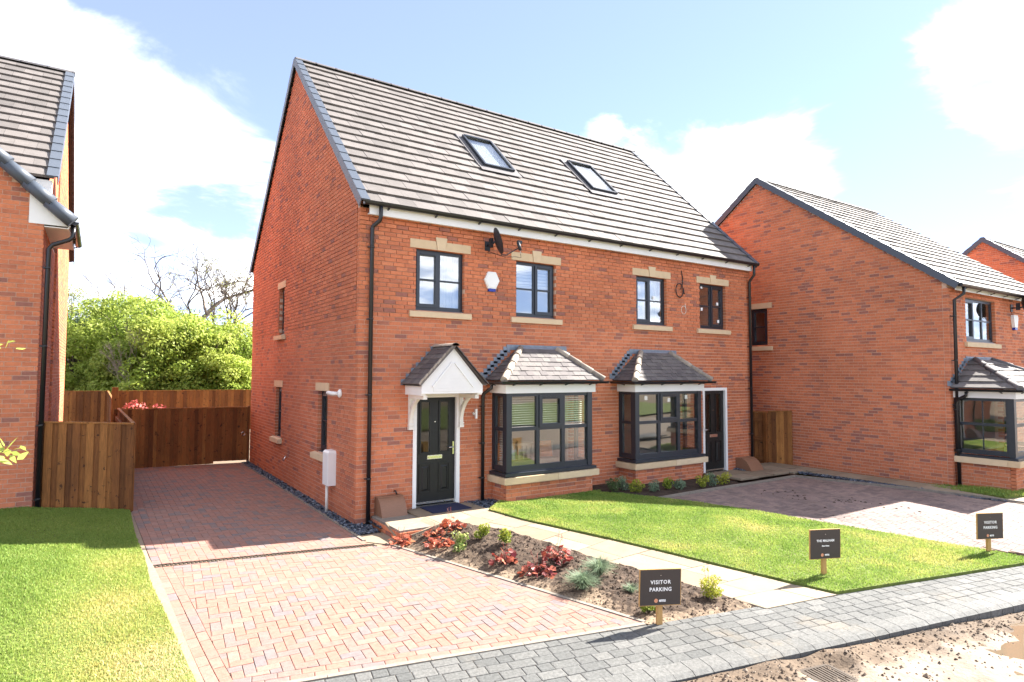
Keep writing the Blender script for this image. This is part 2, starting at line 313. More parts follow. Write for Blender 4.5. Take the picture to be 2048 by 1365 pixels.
# ---------------------------------------------------------------- brick walls, tiles, windows
CH, BL, JT = .075, .225, .0115
Z0 = .045-.075*4                                   # bottom of the first course
_brick_cache = {}
def brick_tone(rng, dark=.09): 
    t = rng.random()
    return rng.uniform(0, .14) if t < dark else (rng.uniform(.14, .4) if t < dark+.18 else rng.uniform(.4, 1))
def brick_wall(parent, O, U, Nn, L, ztop, openings=(), material='brick', nind=0, u_start=0., proud=None, seed=1, zbot=Z0, depth=.1, zlim=None, dark=.09):
    """running bond bricks, each its own box; the nind nearest full bricks become objects, the rest one joined part"""
    rng = random.Random(seed); O = Vector(O); U = Vector(U); Nn = Vector(Nn)
    mb = MB(); full = []
    k = int(round((zbot-Z0)/CH)); z = Z0+k*CH
    top = ztop if callable(ztop) else (lambda u: ztop)
    zmax = max(top(L*i/40) for i in range(41))
    while z + CH*.5 < zmax:
        zm = z+CH*.5
        # horizontal extent of this course
        us = [u_start + (L-u_start)*i/400 for i in range(401) if top(u_start + (L-u_start)*i/400) > z+CH*.75]
        if us:
            lo, hi = us[0], us[-1]; iv = [(lo, hi)]
            for (a, b, c, d) in openings:
                if c < zm < d:
                    nv = []
                    for (p, q) in iv:
                        if b <= p or a >= q: nv.append((p, q)); continue
                        if a > p: nv.append((p, a))
                        if b < q: nv.append((b, q))
                    iv = nv
            off = u_start + (0 if k % 2 == 0 else -BL/2) + (BL*.25 if k % 5 == 3 else 0)
            pr = proud(zm) if proud else 0
            for (p, q) in iv:
                j = math.floor((p-off)/BL)
                u = off+j*BL
                while u < q-.004:
                    a = max(u+JT/2 if u > p+.004 else p, p); b = min(u+BL-JT/2, q)
                    if u+BL >= q-.004: b = q
                    if b-a > .02:
                        t = brick_tone(rng, dark); n1 = pr+rng.uniform(-.0012, .0018)
                        rec = (a, b, z, z+CH-JT, -depth, n1, t)
                        full.append(rec)
                    u += BL
        z += CH; k += 1
    def cd_(r):
        p = O+U*((r[0]+r[1])/2)+Vector((0, 0, r[2])); 
        s = ((p-CAM).dot(FWD))
        x = 1024+F_PX*(p-CAM).dot(RIGHT)/s; y = 682.5-F_PX*(p-CAM).dot(UP)/s
        inside = 0 <= x <= 2048 and 0 <= y <= 1365 and s > 0 and p.z > T(p.x-.0, p.y-.3)+.05
        return (0 if inside and r[1]-r[0] > .2 else 1e6) + s
    full.sort(key=cd_)
    for r in full[nind:]: mb.ob(O, U, Nn, *r[:6], tone=r[6])
    if mb.v: tag(mb.build('brickwork', M[material], parent), kind='stuff')
    ori = (round(U.x), round(U.y), round(Nn.x), round(Nn.y))
    for r in full[:nind]:
        w = round(r[1]-r[0], 3); tb = min(11, int(r[6]*12)); key = (ori, w, tb, material, depth)
        if key not in _brick_cache:
            q = MB(); q.ob((0, 0, 0), U, Nn, -w/2, w/2, 0, CH-JT, -depth, 0, tone=(tb+.5)/12); _brick_cache[key] = q.mesh('brick', M[material])
        link(bpy.data.objects.new('brick', _brick_cache[key]), O+U*((r[0]+r[1])/2)+Nn*r[5]+Vector((0, 0, r[2])), parent)
def wall_core(parent, O, U, Nn, L, z0, z1, openings=(), gable=None, name='wall', inset=.009, u0=0.0, material='mortar'):
    O = Vector(O)-Vector(Nn)*inset; U = Vector(U); mb = MB(); Z = Vector((0, 0, 1)); Nn = Vector(Nn); g = .004
    P = lambda u, z, n=0: O+U*u+Z*z+Nn*n
    us = sorted({u0, L} | {o[0]-g for o in openings} | {o[1]+g for o in openings}); zs = sorted({z0, z1} | {o[2]-g for o in openings} | {o[3]+g for o in openings})
    us = [u for u in us if u0 <= u <= L]; zs = [z for z in zs if z0 <= z <= z1]
    flip = U.cross(Z).dot(Nn) < 0
    def q(a, b, c, d): mb.quad(*((a, d, c, b) if flip else (a, b, c, d)))
    for i in range(len(us)-1):
        for j in range(len(zs)-1):
            um = (us[i]+us[i+1])/2; zm = (zs[j]+zs[j+1])/2
            if any(o[0]-g < um < o[1]+g and o[2]-g < zm < o[3]+g for o in openings): continue
            q(P(us[i], zs[j]), P(us[i+1], zs[j]), P(us[i+1], zs[j+1]), P(us[i], zs[j+1]))
    for o in openings:
        a, b, c, d = o[0]-g, o[1]+g, o[2]-g, o[3]+g; dp = -.16
        for (p1, p2) in (((a, c), (a, d)), ((a, d), (b, d)), ((b, d), (b, c)), ((b, c), (a, c))):
            mb.quad(P(*p1), P(*p2), P(*p2, dp), P(*p1, dp))
    if gable: 
        pts = [P(u, z) for u, z in gable]; mb.add(pts, (tuple(range(len(pts))),))
    return mb.build(name, M[material], parent)

_tile_cache = {}
def tiled_face(parent, bl, br, tl, tr, gauge, width, thick, material='tile', name='roof_tile', nind=0, seed=3, lift=.006, holes=(), stagger=True, lap=.06, sides=0.0):
    """courses of lapped tiles on a planar quad (bl, br, tr, tl); every tile a thin wedge"""
    rng = random.Random(seed); bl, br, tl, tr = (Vector(p) for p in (bl, br, tl, tr))
    n = (br-bl).cross(tl-bl).normalized(); e = (br-bl).normalized(); s = n.cross(e)
    H = (tl-bl).dot(s); rows = max(1, round(H/gauge)); g = H/rows
    xl = lambda h: (tl-bl).dot(e)*h/H; xr = lambda h: (br-bl).length + ((tr-br).dot(e))*h/H
    P = lambda x, h, k: bl+e*x+s*h+n*k
    recs = []
    for r in range(rows):
        h0, h1 = r*g, min((r+1)*g+lap, H); hm = r*g+g/2
        off = (width/2 if (stagger and r % 2) else 0)
        j0 = math.floor((min(xl(h0), xl(h1))-off)/width)-1; x = off+j0*width
        while x < max(xr(h0), xr(h1)):
            a, b = x+.0015, x+width-.0015
            a0, a1, b0, b1 = max(a, xl(h0)), max(a, xl(h1)), min(b, xr(h0)), min(b, xr(h1))
            if b0-a0 > .01 and (b0-a0)+(b1-a1) > .03:
                if b1 < a1: b1 = a1 = (a1+b1)/2
                mx = (a0+b0)/2
                if not any(q[0] < mx < q[1] and q[2] < hm < q[3] for q in holes):
                    j = rng.uniform(-.003, .005)
                    recs.append((a0, b0, a1, b1, h0, h1, j, rng.random()))
            x += width
    fullw = width-.003
    isfull = lambda q: abs(q[1]-q[0]-fullw) < 1e-3 and abs(q[3]-q[2]-fullw) < 1e-3 and abs(q[5]-q[4]-g-lap) < 1e-3
    key = lambda q: (0 if isfull(q) else 1e6)+(P(q[0], q[4], 0)-CAM).dot(FWD)
    recs.sort(key=key); mb = MB()
    def wedge(m, a0, b0, a1, b1, h0, h1, j, PP, tone):
        k0, k1 = lift+thick+j, lift+.004+j*.3
        m.hexa((PP(a0, h0, k0-thick), PP(b0, h0, k0-thick), PP(b1, h1, k1-.012), PP(a1, h1, k1-.012), PP(a0, h0, k0), PP(b0, h0, k0), PP(b1, h1, k1), PP(a1, h1, k1)), tone)
    ni = sum(1 for q in recs[:nind] if isfull(q))
    for q in recs[ni:]: wedge(mb, *q[:7], P, q[7])
    if mb.v:
        o = mb.build(name if len(recs) == 1 else 'tiling', M[material], parent); tag(o, kind='stuff')
    ck = (tuple(round(c, 4) for c in (*n, *e, g, width, thick)), material)
    for q in recs[:ni]:
        tb = min(7, int(q[7]*8)); kk = ck+(tb,)
        if kk not in _tile_cache:
            m = MB(); wedge(m, 0, fullw, 0, fullw, 0, g+lap, 0, lambda x, h, k: e*x+s*h+n*k, (tb+.5)/8); _tile_cache[kk] = m.mesh(name, M[material])
        link(bpy.data.objects.new(name, _tile_cache[kk]), P(q[0], q[4], q[6]), parent)

def pane(parent, O, U, Nn, u0, u1, z0, z1, n, material='glass', name='pane'):
    m = MB(); m.ob(O, U, Nn, u0, u1, z0, z1, n-.006, n); return m.build(name, M[material], parent)
def room(parent, x0, x1, y0, y1, z0, z1, name='room', open_side='y0'):
    m = MB(); V = [(x0, y0, z0), (x1, y0, z0), (x1, y1, z0), (x0, y1, z0), (x0, y0, z1), (x1, y0, z1), (x1, y1, z1), (x0, y1, z1)]
    fs = dict(y0=(0, 1, 5, 4), y1=(2, 3, 7, 6), x0=(3, 0, 4, 7), x1=(1, 2, 6, 5))
    for k, f in fs.items():
        if k != open_side: m.add([V[i] for i in f], ((0, 1, 2, 3),))
    m.add([V[i] for i in (4, 5, 6, 7)], ((0, 1, 2, 3),)); m.add([V[i] for i in (0, 3, 2, 1)], ((0, 1, 2, 3),), m=1)
    return m.build(name, [M['plaster'], M['carpet']], parent)
def casement(parent, O, U, Nn, u0, u1, z0, z1, sash=0, cols=2, rec=.075, vent=True, rows=2, material='frame', gmat='glass_hi', sash_rows=2):
    """window frame as a part with panes, opening sash and trickle vent as sub-parts"""
    f = MB(); w = .062; n0, n1 = -rec-.05, -rec
    b = lambda a, c, d, e_, k=0.: f.ob(O, U, Nn, a, c, d, e_, n0, n1+k)
    b(u0, u0+w, z0, z1); b(u1-w, u1, z0, z1); b(u0+w, u1-w, z1-w, z1, -.001); b(u0+w, u1-w, z0, z0+w+.02, -.001)
    f.ob(O, U, Nn, u0+.002, u1-.002, z0-.012, z0+.018, -rec-.04, -rec+.045)      # projecting sill nose
    cw = (u1-u0-2*w)/cols; zi0, zi1 = z0+w+.02, z1-w
    ms = [u0+w+cw*i for i in range(1, cols)]
    for mu in ms: b(mu-.028, mu+.028, zi0, zi1, -.002)
    edges = [u0+w]+[v for mu in ms for v in (mu-.028, mu+.028)]+[u1-w]
    zmid = (zi0+zi1)/2
    fo = None; panes = []; sb = None
    for c in range(cols):
        a, d = edges[2*c], edges[2*c+1]
        if c == sash:
            sb = MB(); sw = .045
            for (p, q, r, s_) in ((a-.018, a+sw, zi0-.018, zi1+.018), (d-sw, d+.018, zi0-.018, zi1+.018), (a+sw, d-sw, zi1-sw, zi1+.018), (a+sw, d-sw, zi0-.018, zi0+sw)):
                sb.ob(O, U, Nn, p, q, r, s_, n0+.01, n1+.018 + (.0015 if p in (a-.018, d-sw) else 0))
            A, D, B_, T_ = a+sw, d-sw, zi0+sw, zi1-sw; tgt = sb; nn = n1+.012
        else: A, D, B_, T_ = a, d, zi0, zi1; tgt = f; nn = n1-.004
        if rows == 2:
            tgt.ob(O, U, Nn, A, D, zmid-.016, zmid+.016, n0+.005, nn); segs = ((B_, zmid-.016), (zmid+.016, T_))
        else: segs = ((B_, T_),)
        for (p, q) in segs: panes.append((A, D, p, q))
    fo = f.build('window', M[material], parent)
    if sb: sb.build('sash', M[material], fo)
    for pz in panes: pane(fo, O, U, Nn, *pz, n1-.022, gmat)
    if vent and sash is not None:
        a, d = edges[2*sash], edges[2*sash+1]; v = MB(); v.ob(O, U, Nn, a+.05, d-.03, zi1-.028, zi1-.008, n1+.017, n1+.03); v.build('trickle_vent', M['black'], fo)
    return fo
def lintel(parent, O, U, Nn, u0, u1, z0, z1, key=True):
    m = MB(); c = (u0+u1)/2; n1 = .018
    if key:
        P = lambda u, z, n: Vector(O)+Vector(U)*u+Vector((0, 0, z))+Vector(Nn)*n
        for (a0, a1, b0, b1, zt, t) in ((u0, u0, c-.085, c-.115, z1, .3), (c+.085, c+.115, u1, u1, z1, .5)):
            m.hexa((P(a0, z0, n1), P(b0, z0, n1), P(b0, z0, -.1), P(a0, z0, -.1), P(a1, zt, n1), P(b1, zt, n1), P(b1, zt, -.1), P(a1, zt, -.1)), t)
        o = m.build('lintel', M['stone'], parent); k = MB()
        k.hexa((P(c-.08, z0, n1+.01), P(c+.08, z0, n1+.01), P(c+.08, z0, -.1), P(c-.08, z0, -.1), P(c-.118, z1+.075, n1+.01), P(c+.118, z1+.075, n1+.01), P(c+.118, z1+.075, -.1), P(c-.118, z1+.075, -.1)), .8)
        k.build('keystone', M['stone'], o); return o
    m.ob(O, U, Nn, u0, u1, z0, z1, -.1, n1, .5); return m.build('lintel', M['stone'], parent)
def sill(parent, O, U, Nn, u0, u1, z0, z1, n=.06):
    m = MB(); P = lambda u, z, k: Vector(O)+Vector(U)*u+Vector((0, 0, z))+Vector(Nn)*k
    m.hexa((P(u0, z0, n), P(u1, z0, n), P(u1, z0, -.1), P(u0, z0, -.1), P(u0, z1-.025, n), P(u1, z1-.025, n), P(u1, z1+.004, -.1), P(u0, z1+.004, -.1)), .6)
    return m.build('window_sill', M['stone'], parent)
def downpipe(parent, pts, r=.034, clips=(), Nn=(0, -1, 0), name='downpipe'):
    m = MB(); m.tube(pts, r, 10); o = m.build(name, M['black'], parent)
    c = MB()
    for p in clips:
        p = Vector(p); c.tube([p-Vector((0, 0, .015)), p+Vector((0, 0, .015))], r+.008, 10); side = Vector(Nn).cross(Vector((0, 0, 1)))
        c.bar(p+side*(r+.02)+Vector(Nn)*-.06, p+side*(r+.02), .012, .02); c.bar(p+side*r, p+side*(r+.03), .012, .02)
    if c.v: c.build('pipe_clip', M['black'], o)
    return o
def gutter(parent, a, b, r=.056, step=.85, back=(0, 1, 0)):
    a = Vector(a); b = Vector(b); d = (b-a).normalized(); m = MB(); n = 8; bk = Vector(back)
    prof = [(-math.cos(t)*r, -math.sin(t)*r) for t in [math.pi*i/n for i in range(n+1)]]
    for sgn, rr in ((1, 1.), (-1, .9)):
        vs = []
        for p in (a, b): vs += [p+bk*x*rr+Vector((0, 0, z*rr)) for x, z in prof]
        m.add(vs, [(i, i+1, i+n+2, i+n+1)[::sgn] for i in range(n)], sm=True)
    for p in (a, b): m.add([p+bk*x+Vector((0, 0, z)) for x, z in prof], (tuple(range(n+1)),))
    o = m.build('gutter', M['black'], parent); L = (b-a).length; t = step*.5
    while t < L:
        k = MB(); p = a+d*t; pr = [(-math.cos(q)*r*1.12, -math.sin(q)*r*1.12) for q in [math.pi*i/n for i in range(n+1)]]
        vs = [p+d*s_+bk*x+Vector((0, 0, z)) for s_ in (-.016, .016) for x, z in pr]
        k.add(vs, [(i, i+1, i+n+2, i+n+1) for i in range(n)]); k.bar(p+bk*(r*.3)+Vector((0, 0, -r*1.05)), p+bk*(r*1.9)+Vector((0, 0, -r*1.5)), .028, .018); k.build('gutter_bracket', M['black'], o)
        t += step
    return o
def blinds(parent, O, U, Nn, u0, u1, z0, z1, n, pitch=.045):
    m = MB(); z = z1; O = Vector(O); U = Vector(U); Nn = Vector(Nn)
    while z > z0:
        a, b = O+U*u0+Nn*(n+.012)+Vector((0, 0, z-.008)), O+U*u1+Nn*(n+.012)+Vector((0, 0, z-.008))
        c, d = O+U*u1+Nn*(n-.012)+Vector((0, 0, z+.008)), O+U*u0+Nn*(n-.012)+Vector((0, 0, z+.008))
        m.quad(a, b, c, d); z -= pitch
    o = m.build('blind', M['blind'], parent); return tag(o, kind='stuff')

# ================================================================ GROUND
def inpoly(x, y, P):
    c = False; j = len(P)-1
    for i in range(len(P)):
        if (P[i][1] > y) != (P[j][1] > y) and x < (P[j][0]-P[i][0])*(y-P[i][1])/(P[j][1]-P[i][1])+P[i][0]: c = not c
        j = i
    return c
def densify(P, step):
    o = []
    for i in range(len(P)):
        a = Vector(P[i][:2]); b = Vector(P[(i+1) % len(P)][:2]); n = max(1, int((b-a).length/step))
        o += [a+(b-a)*k/n for k in range(n)]
    return o
def sheet(name, poly, zf, material, step=.35, kind='structure', skirt=.0, smooth_=True, tonef=None):
    B = densify(poly, step); pts = [Vector((p.x, p.y)) for p in B]; nb = len(pts)
    xs = [p.x for p in pts]; ys = [p.y for p in pts]; x = min(xs)+step/2
    while x < max(xs):
        y = min(ys)+step/2
        while y < max(ys):
            q = (x+random.uniform(-.2, .2)*step, y+random.uniform(-.2, .2)*step)
            if inpoly(q[0], q[1], poly) and min((Vector(q)-b).length for b in B) > step*.4: pts.append(Vector(q))
            y += step
        x += step
    vs, es, fs, *_ = delaunay_2d_cdt(pts, [(i, (i+1) % nb) for i in range(nb)], [], 1, 1e-5)
    m = MB(); m.v = [(v.x, v.y, zf(v.x, v.y)) for v in vs]
    for f in fs:
        a, b, c = (vs[i] for i in f[:3])
        if (b-a).cross(c-a) < 0: f = list(reversed(f))
        cx = sum(vs[i].x for i in f)/len(f); cy = sum(vs[i].y for i in f)/len(f)
        m.f.append(tuple(f)); m.t.append(tonef(cx, cy) if tonef else .5); m.sm.append(smooth_); m.m.append(0)
    if skirt:
        base = len(m.v)
        for p in B: m.v += [(p.x, p.y, zf(p.x, p.y)), (p.x, p.y, zf(p.x, p.y)-skirt)]
        for i in range(nb):
            j = (i+1) % nb; m.f.append((base+2*i, base+2*i+1, base+2*j+1, base+2*j)); m.t.append(.2); m.sm.append(False); m.m.append(0)
    o = m.build(name, M[material]); return tag(o, kind=kind)
def clip_convex(poly, P):                          # Sutherland-Hodgman of poly by convex P (ccw)
    out = poly
    for i in range(len(P)):
        a, b = P[i], P[(i+1) % len(P)]; inp = out; out = []
        s = lambda p: (b[0]-a[0])*(p[1]-a[1])-(b[1]-a[1])*(p[0]-a[0])
        for k in range(len(inp)):
            p, q = inp[k], inp[(k+1) % len(inp)]; sp, sq = s(p), s(q)
            if sp >= 0: out.append(p)
            if sp*sq < 0: t = sp/(sp-sq); out.append((p[0]+(q[0]-p[0])*t, p[1]+(q[1]-p[1])*t))
        if not out: return []
    return out
def area(P): return .5*sum(P[i][0]*P[(i+1) % len(P)][1]-P[(i+1) % len(P)][0]*P[i][1] for i in range(len(P)))
def visible(p):
    s = (p-CAM).dot(FWD)
    if s < .3: return False
    x = 1024+F_PX*(p-CAM).dot(RIGHT)/s; y = 682.5-F_PX*(p-CAM).dot(UP)/s
    return -5 < x < 2053 and y < 1372
def pave(parent, cells, zf, material, nind, name='paver', th=.05, jit=.0015, seed=5, pick=True):
    """cells: convex 2D polygons; the nind nearest visible ones become objects, the rest one joined part"""
    rng = random.Random(seed); L = []
    for c in cells:
        cx = sum(p[0] for p in c)/len(c); cy = sum(p[1] for p in c)/len(c); z = zf(cx, cy); p = Vector((cx, cy, z))
        L.append(((0 if visible(p) else 1e4)+(p-CAM).dot(FWD), c, cx, cy))
    L.sort(key=lambda q: q[0]); joined = MB(); cache = {}
    for i, (d, c, cx, cy) in enumerate(L):
        t = rng.random(); dz = rng.uniform(-jit, jit)
        tilt = (rng.uniform(-.004, .004), rng.uniform(-.004, .004))
        if i < nind and d < 1e4:
            m = MB(); z = zf(cx, cy)
            top = [(p[0], p[1], zf(p[0], p[1])+dz+(p[0]-cx)*tilt[0]+(p[1]-cy)*tilt[1]) for p in c]
            ch = .004; inn = [(cx+(p[0]-cx)*(1-ch/.05), cy+(p[1]-cy)*(1-ch/.05), p[2]) for p in top]
            n = len(c); lo = [(p[0], p[1], p[2]-th) for p in top]; mid = [(p[0], p[1], p[2]-.003) for p in top]
            m.add(lo+mid+inn, [(k, (k+1) % n, (k+1) % n+n, k+n) for k in range(n)]+[(k+n, (k+1) % n+n, (k+1) % n+2*n, k+2*n) for k in range(n)]+[tuple(range(2*n, 3*n))], t)
            m.build(name, M[material], parent)
        else:
            n = len(c); top = [(p[0], p[1], zf(p[0], p[1])+dz) for p in c]; lo = [(p[0], p[1], p[2]-th) for p in top]
            joined.add(lo+top, [(k, (k+1) % n, (k+1) % n+n, k+n) for k in range(n)]+[tuple(range(n, 2*n))], t)
    if joined.v: tag(joined.build(name+'_field', M[material], parent), kind='stuff')
def rect_cell(c, ux, uy, a, b, w, h, g):           # rectangle in a rotated frame
    f = lambda x, y: (c[0]+ux[0]*x+uy[0]*y, c[1]+ux[1]*x+uy[1]*y)
    return [f(a+g, b+g), f(a+w-g, b+g), f(a+w-g, b+h-g), f(a+g, b+h-g)]
def herringbone(P, c, ang, w=.1, g=.0022, minarea=.0006):
    ux = (math.cos(ang), math.sin(ang)); uy = (-ux[1], ux[0]); out = []
    R_ = int(max(math.hypot(p[0]-c[0], p[1]-c[1]) for p in P)/w/1.2)+4
    bb = (min(p[0] for p in P), max(p[0] for p in P), min(p[1] for p in P), max(p[1] for p in P))
    for i in range(-R_, R_):
        for j in range(-R_, R_):
            ox, oy = (i+2*j)*w, (i-2*j)*w
            for (a, b, wd, h) in ((0, 0, 2*w, w), (0, w, w, 2*w)):
                q = rect_cell(c, ux, uy, ox+a, oy+b, wd, h, g)
                if q[0][0] < bb[0]-.4 or q[0][0] > bb[1]+.4 or q[0][1] < bb[2]-.4 or q[0][1] > bb[3]+.4: continue
                k = clip_convex(q, P)
                if len(k) >= 3 and area(k) > minarea: out.append(k)
    return out
def edge_course(a, b, inward, depth, length, g=.0022, off=0.):      # a row of blocks along an edge
    a = Vector(a); b = Vector(b); d = (b-a); L = d.length; d /= L; n = Vector(inward).normalized(); out = []; x = -off
    while x < L-.01:
        s, e = max(x, 0)+g, min(x+length, L)-g
        if e-s > .02: out.append([tuple(a+d*s+n*g), tuple(a+d*e+n*g), tuple(a+d*e+n*(depth-g)), tuple(a+d*s+n*(depth-g))])
        x += length
    for c in out:
        if area(c) < 0: c.reverse()
    return out
def inset_line(a, b, n, d): return (Vector(a)+Vector(n)*d, Vector(b)+Vector(n)*d)

# big earth sheet to the horizon
gm = MB(); gm.quad((-400, -300, -.16), (500, -300, -.16), (500, 500, -.16), (-400, 500, -.16)); tag(gm.build('ground', M['terrain']), kind='structure')
# muddy road surface beyond the kerb
KA, KB = on(1500, 1322, 'z', 0), on(2048, 1203, 'z', 0)
kd = (KB-KA); kd.z = 0; kd.normalize(); kn = Vector((-kd.y, kd.x, 0))    # kn points to the plots
GPT = on(1655, 1345, 'z', -.06)
def road_z(x, y):
    w_ = smooth((math.hypot(x-GPT.x, y-GPT.y)-.2)/.22); return road_h(x, y)*w_+(-.095)*(1-w_)
def road_h(x, y):
    p = Vector((x, y, 0)); s = (p-KA).dot(kn); t = (p-KA).dot(kd)
    h = -.055 - .055*smooth((t-.6)/3.5)
    h += .05*mnoise.noise(Vector((x*1.6, y*1.6, .3)))*smooth((-s-.02)/.5)+.02*mnoise.noise(Vector((x*6, y*6, 2)))*smooth((-s)/.3)
    h += .075*math.exp(-((s+.3)/.26)**2)*max(0, .45+1.1*mnoise.noise(Vector((t*.9, 1.2, 0)))+.5*mnoise.noise(Vector((t*4, s*4, 0))))+.012*mnoise.noise(Vector((x*14, y*14, 4)))*smooth((-s)/.2)
    return h
def road_tone(x, y):
    p = Vector((x, y, 0)); s_ = -(p-KA).dot(kn); n_ = mnoise.noise(Vector((x*1.3, y*1.3, 9)))*.6+mnoise.noise(Vector((x*5, y*5, 2)))*.35
    return max(0, min(1, .25+.75*smooth((s_-.25+.35*n_)/.35)+.35*n_+random.uniform(-.08, .08)))
rp = [KA+kd*-2.4-kn*.02, KA+kd*7-kn*.02, KA+kd*7-kn*2.6, KA+kd*-2.4-kn*2.6]
sheet('road', [(p.x, p.y) for p in rp], road_z, 'mud', step=.085, tonef=road_tone)
for (a_, b_, c_, d_) in ((-14, -2.4, .02, 7), (7, 24, .02, 7), (-2.4, 7, 2.6, 7)):
    q_ = [KA+kd*a_-kn*c_, KA+kd*b_-kn*c_, KA+kd*b_-kn*d_, KA+kd*a_-kn*d_]; sheet('road', [(p.x, p.y) for p in q_], road_z, 'mud', step=.7, tonef=road_tone)
# far side of the road: grass bank (seen in the window reflections)
fp = [KA+kd*-25-kn*7, KA+kd*40-kn*7, KA+kd*40-kn*22, KA+kd*-25-kn*22]
sheet('grass_bank', [(p.x, p.y) for p in reversed(fp)], lambda x, y: -.05, 'turf', step=3)
# stones and clods on the road edge
st = MB(); rng = random.Random(31)
for _ in range(2600):
    t = rng.uniform(-2.5, 6); s = -abs(rng.gauss(.05, .45))-.02; p = KA+kd*t+kn*s; r = rng.uniform(.004, .018)*(2 if rng.random() < .06 else 1); z = road_z(p.x, p.y)
    vs = [(p.x+r*math.cos(a)*rng.uniform(.7, 1.3), p.y+r*math.sin(a)*rng.uniform(.7, 1.3), z+r*rng.uniform(-.3, .2)) for a in [k*1.257 for k in range(5)]]+[(p.x, p.y, z+r*rng.uniform(.5, 1))]
    st.add(vs, [(k, (k+1) % 5, 5) for k in range(5)], rng.random())
tag(st.build('road_rubble', M['mud']), 'loose clods and stones along the muddy road edge', 'rubble', kind='stuff')
# puddle
pw = on(2048, 1320, 'z', -.1)
pd = [(pw.x+.1+math.cos(a)*(.9+.2*math.sin(3*a+1)+.1*math.sin(7*a)), pw.y+math.sin(a)*(.5+.15*math.sin(2*a)+.07*math.sin(5*a))) for a in [k*2*math.pi/40 for k in range(40)]]
zp = np.mean([road_z(*p) for p in pd])
o = sheet('puddle', pd, lambda x, y: zp+.002, 'water', step=.3); 

# footpath of grey setts, kerb blocks
plot = lambda x: Vector((x, road_y(x), 0))
pd_ = (plot(1)-plot(0)).normalized()
def foot_z(x, y): return 0.0
fpoly = [KA+kd*-7+kn*.22, KA+kd*15+kn*.22, plot(18.5), plot(-4.5)]
fpoly = [(p.x, p.y) for p in fpoly]
if area(fpoly) < 0: fpoly.reverse()
footpath = sheet('footpath', fpoly, lambda x, y: -.008, 'sand', step=.6)
cells = []; ang = math.atan2(kd.y, kd.x); c0 = (KA.x+kn.x*.22, KA.y+kn.y*.22); ux = (kd.x, kd.y); uy = (kn.x, kn.y); rng = random.Random(4)
yy = 0.
while yy < 3.2:
    x = -7.-rng.random()*.3
    while x < 15:
        w = rng.choice((.14, .21, .21, .175, .245)); q = clip_convex(rect_cell(c0, ux, uy, x, yy, w, .14, .003), fpoly)
        if len(q) > 2 and area(q) > .002: cells.append(q)
        x += w
    yy += .14
pave(footpath, cells, foot_z, 'sett', 300, name='sett')
kerb = MB(); k = -6.
kerb_root = link(bpy.data.objects.new('kerb', None), KA+kd*2); tag(kerb_root, 'chamfered grey concrete kerb stones edging the sett footpath', 'kerb')
while k < 15:
    m = MB(); ln = .2
    P = lambda t, s, z: KA+kd*t+kn*s+Vector((0, 0, z-KA.z))
    a, b = k+.003, k+ln-.003; j = random.uniform(-.002, .002)
    m.add([P(a, .217, -.2), P(b, .217, -.2), P(b, .217, .003+j), P(a, .217, .003+j), P(b, .05, -.004+j), P(a, .05, -.004+j), P(b, .0, -.03+j), P(a, .0, -.03+j), P(b, -.005, -.22), P(a, -.005, -.22)],
          [(1, 0, 3, 2), (3, 5, 4, 2), (5, 7, 6, 4), (7, 9, 8, 6), (0, 9, 7, 5, 3), (1, 2, 4, 6, 8)], random.uniform(.55, 1))
    m.build('kerb_stone', M['sett'], kerb_root); k += ln

# ---- near driveway
DL = [(-3.12, 9.0), (-3.12, 3.0), (-3.06, -.8), (-2.80, -4.75)]       # left edge
A_, B_, C_, D_ = (-2.80, -4.75), (.02+(5.6-1.3)*.252, -5.6), (.02, -1.3), (-.21, -.9)
fl = plot(-2.84)
DRIVE = [(-2.84, road_y(-2.84)+.06), (1.12, road_y(1.12)+.06), (.02, -1.30), (-.21, -1.05), (-.21, 8.85), (-3.12, 8.85), (-3.12, 2.4), (-3.05, -.8)]
driveway = sheet('driveway', DRIVE, lambda x, y: T(x, y)-.012, 'sand', step=.5)
Q = DRIVE; cells = []
dfr = (Vector(Q[1])-Vector(Q[0])).normalized(); nfr = Vector((-dfr.y, dfr.x))
# drain line (parallel to the house front)
dr0 = G(297, 1133); dr1 = G(735, 1092); DY = (dr0.y+dr1.y)/2
front_poly = [Q[0], Q[1], (.02-(DY-.07+1.3)*.262, DY-.07), (-3.035, DY-.07)]; back_poly = [(-3.03, DY+.07), (-.21, DY+.07), (-.21, 8.85), (-3.12, 8.85), (-3.12, 2.4)]
def border(poly, idx, rows, length=.2, depth=.1):
    out = []
    for i in idx:
        a, b = Vector(poly[i]), Vector(poly[(i+1) % len(poly)]); d = (b-a).normalized(); n = Vector((-d.y, d.x))
        for r in range(rows): out += edge_course(a+n*depth*r, b+n*depth*r, n, depth, length, off=.1*(r % 2))
    return out
def inset(poly, idx, dist):                        # move the edges idx inwards
    n = len(poly); lines = []
    for i in range(n):
        a, b = Vector(poly[i]), Vector(poly[(i+1) % n]); d = (b-a).normalized(); nn = Vector((-d.y, d.x)); k = dist if i in idx else 0
        lines.append((a+nn*k, d))
    out = []
    for i in range(n):
        (p, d), (q, e) = lines[i-1], lines[i]; den = d.x*e.y-d.y*e.x
        if abs(den) < 1e-6: out.append(tuple(q)); continue
        t = ((q.x-p.x)*e.y-(q.y-p.y)*e.x)/den; out.append(tuple(p+d*t))
    return out
fi = inset(front_poly, {0, 1, 3}, .2); bi = inset(back_poly, {1, 3, 4}, .2)
cells = border(front_poly, (0, 1, 3), 2) + border(back_poly, (1, 3, 4), 2)
cells = [k for k in (clip_convex(c, front_poly if sum(p[1] for p in c)/len(c) < DY else back_poly) for c in cells) if len(k) > 2 and area(k) > .0008]
cells += herringbone(fi, (0, DY), math.atan2(dfr.y, dfr.x)*.35) + herringbone(bi, (0, DY), 0)
